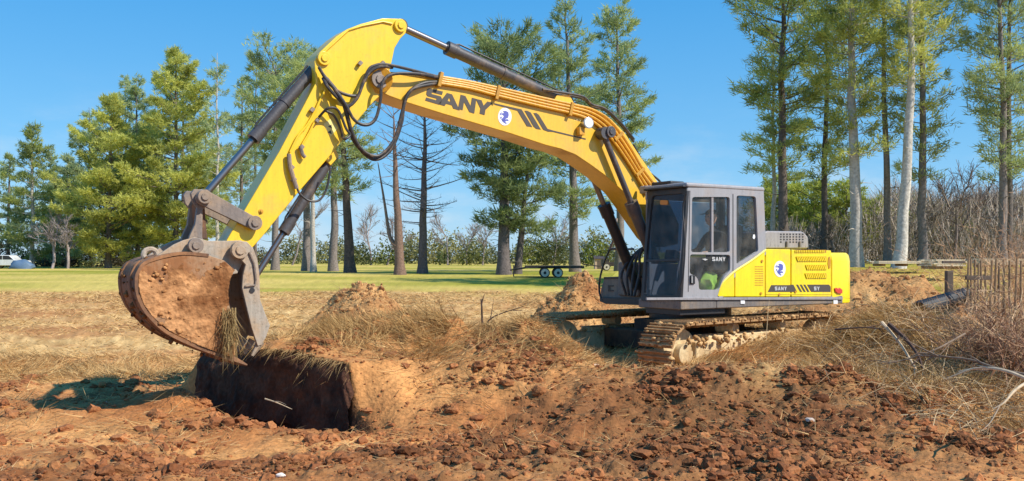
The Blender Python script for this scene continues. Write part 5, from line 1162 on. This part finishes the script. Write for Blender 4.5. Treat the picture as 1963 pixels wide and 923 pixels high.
# fallen branches and saplings
M['twig'] = dirty('grey_brown_twig', (.26,.18,.12), (.1,.06,.04), .4, 9, .9); M['twigd'] = dirty('dark_twig', (.09,.05,.035), (.2,.1,.05), .3, 9, .9); M['twigp'] = dirty('pale_stripped_branch', (.66,.50,.32), (.4,.25,.12), .3, 9, .8)
def branch(pts, r, m, label, side=4, seed=0, cat='branch', name='fallen_branch', grp='branches lying in the dry grass'):
    """pts: (px, py, depth)"""
    rg = np.random.default_rng(seed); P = spline([(wpt(a, d), d, wz(b_, d)) for a, b_, d in pts], 5); b = MB(); b.tube(P, list(np.linspace(r, r*.35, len(P))), 7)
    for k in range(side):
        i = rg.integers(2, len(P)-2); t = (P[i+1]-P[i]).normalized(); q = P[i]; dd = (t+Vector(rg.normal(0,.6,3))).normalized(); l = rg.uniform(.15,.45)
        b.tube(spline([q, q+dd*l*.5, q+dd*l+Vector((0,0,rg.normal(0,.06)))], 3), [r*.45]*3+[r*.3]*2+[r*.12]*2, 5)
    o = b.build(name, m, None); tag(o, label, cat, grp); return o
branch([(1963+40,742,8.6),(1930,712,8.9),(1880,706,9.2),(1838,713,9.4)], .022, M['twigp'], 'pale stripped branch lying nearly level at the right edge', 3, 1)
branch([(1962+30,722,8.3),(1950,745,8.2),(1925,772,8.1),(1905,784,8.1)], .016, M['twigp'], 'thin pale stick slanting down at the right edge', 1, 2)
branch([(1704,622,11.2),(1738,652,11.0),(1760,682,10.8),(1768,706,10.7)], .030, M['twigd'], 'thick dark curved stem arching down through the straw', 2, 3)
branch([(1690,618,11.3),(1722,655,11.1),(1744,688,10.9),(1758,711,10.8)], .022, M['twigp'], 'pale curved stem just left of the thick dark arching one', 2, 4)
branch([(1963+20,722,9.0),(1915,708,9.3),(1860,690,9.7),(1800,684,10.0),(1755,682,10.3)], .018, M['twig'], 'long crooked twig reaching left from the right edge', 6, 5)
branch([(1600,632,12.2),(1660,628,12.0),(1700,632,11.9)], .012, M['twigd'], 'thin dark twig lying level right of the track', 3, 6)
branch([(925,640,13.0),(924,605,13.05),(922,574,13.1)], .020, M['twigd'], 'upright dark sapling stem sticking out of the straw heap', 3, 7, 'sapling', 'sapling', 'saplings on the straw heap')
branch([(925,636,12.95),(940,612,12.9),(965,600,12.9),(1003,588,12.9)], .014, M['twigd'], 'dark forked stem leaning right beside the upright sapling', 3, 8, 'sapling', 'sapling', 'saplings on the straw heap')
branch([(508,765,10.9),(530,772,10.8),(560,785,10.75)], .010, M['twigp'], 'small pale root end lying in the dark pit', 1, 9)
branch([(1850,640,10.5),(1790,672,10.3),(1735,690,10.4),(1690,700,10.5)], .012, M['twig'], 'slender twig crossing the straw below the arching stems', 4, 10)
# right-hand thorny bush
def thorn(px, Y, w, h, n, c0, c1, label, seed):
    rg = np.random.default_rng(seed); x = wpt(px, Y); z = float(H0(x, Y)); rt = empty('twiggy_bush', (x, Y, z)); tag(rt, label, 'bush', 'leafless bushes at the right edge'); sg = []
    for i in range(n):
        p = np.array([rg.normal(0, w*.35), rg.normal(0, w*.35), -.05]); d = np.array([rg.normal(0,.35), rg.normal(0,.35), 1.]); L_ = h*rg.uniform(.5,1.1); r = rg.uniform(.005,.012)
        for k in range(7):
            d = d+np.array([rg.normal(0,.22), rg.normal(0,.22), rg.normal(-.06,.1)]); q = p+d/np.linalg.norm(d)*L_/7; sg.append((p, q, r*(1-k*.12), r*(1-(k+1)*.12)))
            if k > 1:
                for _ in range(2):
                    e = d+rg.normal(0,.8,3); e /= np.linalg.norm(e); l = rg.uniform(.08,.3)*h*.5; m_ = q+e*l; sg.append((q, m_, r*.5, r*.3)); e2 = e+rg.normal(0,.5,3); sg.append((m_, m_+e2*l*.6, r*.3, r*.12))
            p = q
    A = np.array([s[0] for s in sg]); B2 = np.array([s[1] for s in sg]); V, T = segs(A, B2, [s[2] for s in sg], [s[3] for s in sg], 3); tag(np_mesh('twigs', V, T, M['bark'], rt, np.repeat(pal(c0, c1, rg.random(len(sg))), 6, 0)), kind='stuff')
thorn(1925, 11.5, .75, 1.25, 110, (.26,.15,.09), (.66,.46,.27), 'dense reddish-brown thorny bush in front of the post crib', 301)
thorn(1968, 11.0, .8, 1.1, 110, (.18,.09,.06), (.5,.3,.18), 'dark thorny bush cut by the right frame edge', 302)
thorn(1950, 19, 1.2, 2.1, 110, (.34,.18,.09), (.72,.46,.25), 'tall rusty-stemmed bush behind the post crib', 303)
thorn(1990, 23, 1.5, 2.9, 100, (.30,.17,.10), (.66,.42,.25), 'tallest rusty bush at the right edge before the twin pines', 304)
# culms standing in the straw
def w_right(x, y): return in_e(6.0, 12.2, 1.7, 2.0)(x, y)+.6*in_e(5.0, 10.0, 1.2, .8)(x, y)
rg = np.random.default_rng(310); n = 2600; P = sample(n, 3.5, 9, 8.6, 15.5, w_right, rg); z = H(P[:,0], P[:,1]); az = rg.uniform(0, 6.28, n); e = np.abs(rg.normal(.25,.35,n)); L_ = rg.uniform(.2,.9,n)
D1 = np.stack([np.cos(az)*np.cos(e), np.sin(az)*np.cos(e), np.sin(e)], 1); P0 = np.stack([P[:,0], P[:,1], z+.02], 1); P1 = P0+D1*L_[:,None]*.5; P2 = P1+(D1+np.array([0,0,-.35]))*L_[:,None]*.5; rr1 = rg.uniform(.0025,.006,n)
V, T = segs(np.concatenate([P0,P1]), np.concatenate([P1,P2]), np.concatenate([rr1,rr1*.8]), np.concatenate([rr1*.8,rr1*.3]), 3); cc = pal((.26,.13,.06), (.85,.66,.38), rg.random(n))
tag(np_mesh('straw_stems', V, T, M['strawm'], None, np.repeat(np.concatenate([cc,cc]), 6, 0)), 'long bleached stems criss-crossing the dry grass right of the clod mound', 'dry stems', kind='stuff')

# crumbs lying on the loose mounds
for i, o in enumerate([q for q in bpy.data.objects if q.name.startswith('dirt_mound')]):
    rg = np.random.default_rng(400+i); cx, cy, a_, b_, hgt = MOUNDS[i]; n = 1500; me = o.data; co = np.empty(len(me.vertices)*3, np.float32); me.vertices.foreach_get('co', co); co = co.reshape(-1, 3)
    rr0 = np.hypot(co[:,0]/a_, co[:,1]/b_); w = np.exp(-(rr0/1.25)**2); idx = rg.choice(len(co), n, p=w/w.sum()); sz = .012+.055*rg.random(n)**3
    V = IV1[None]*(1+rg.uniform(-.3,.3,(n,len(IV1),1)))*sz[:,None,None]+co[idx][:,None,:]; T = (IF1[None]+(np.arange(n)*len(IV1))[:,None,None]).reshape(-1,3)
    tag(np_mesh('crumbs', V.reshape(-1,3), T, M['clod'], o, np.repeat(pal((.24,.10,.04),(.60,.34,.14), rg.random(n)), len(IV1), 0)), kind='stuff')
    n = 2200; idx = rg.choice(len(co), n, p=w/w.sum()); D = np.stack([rg.normal(size=n), rg.normal(size=n), np.abs(rg.normal(.2,.4,n))], 1); V, T = blades(co[idx], D, rg.uniform(.08,.35,n), rg.uniform(.006,.014,n), rg)
    tag(np_mesh('straw', V, T, M['strawm'], o, np.repeat(pal((.34,.18,.06),(.8,.56,.26), rg.random(n)), 3, 0)), kind='stuff')
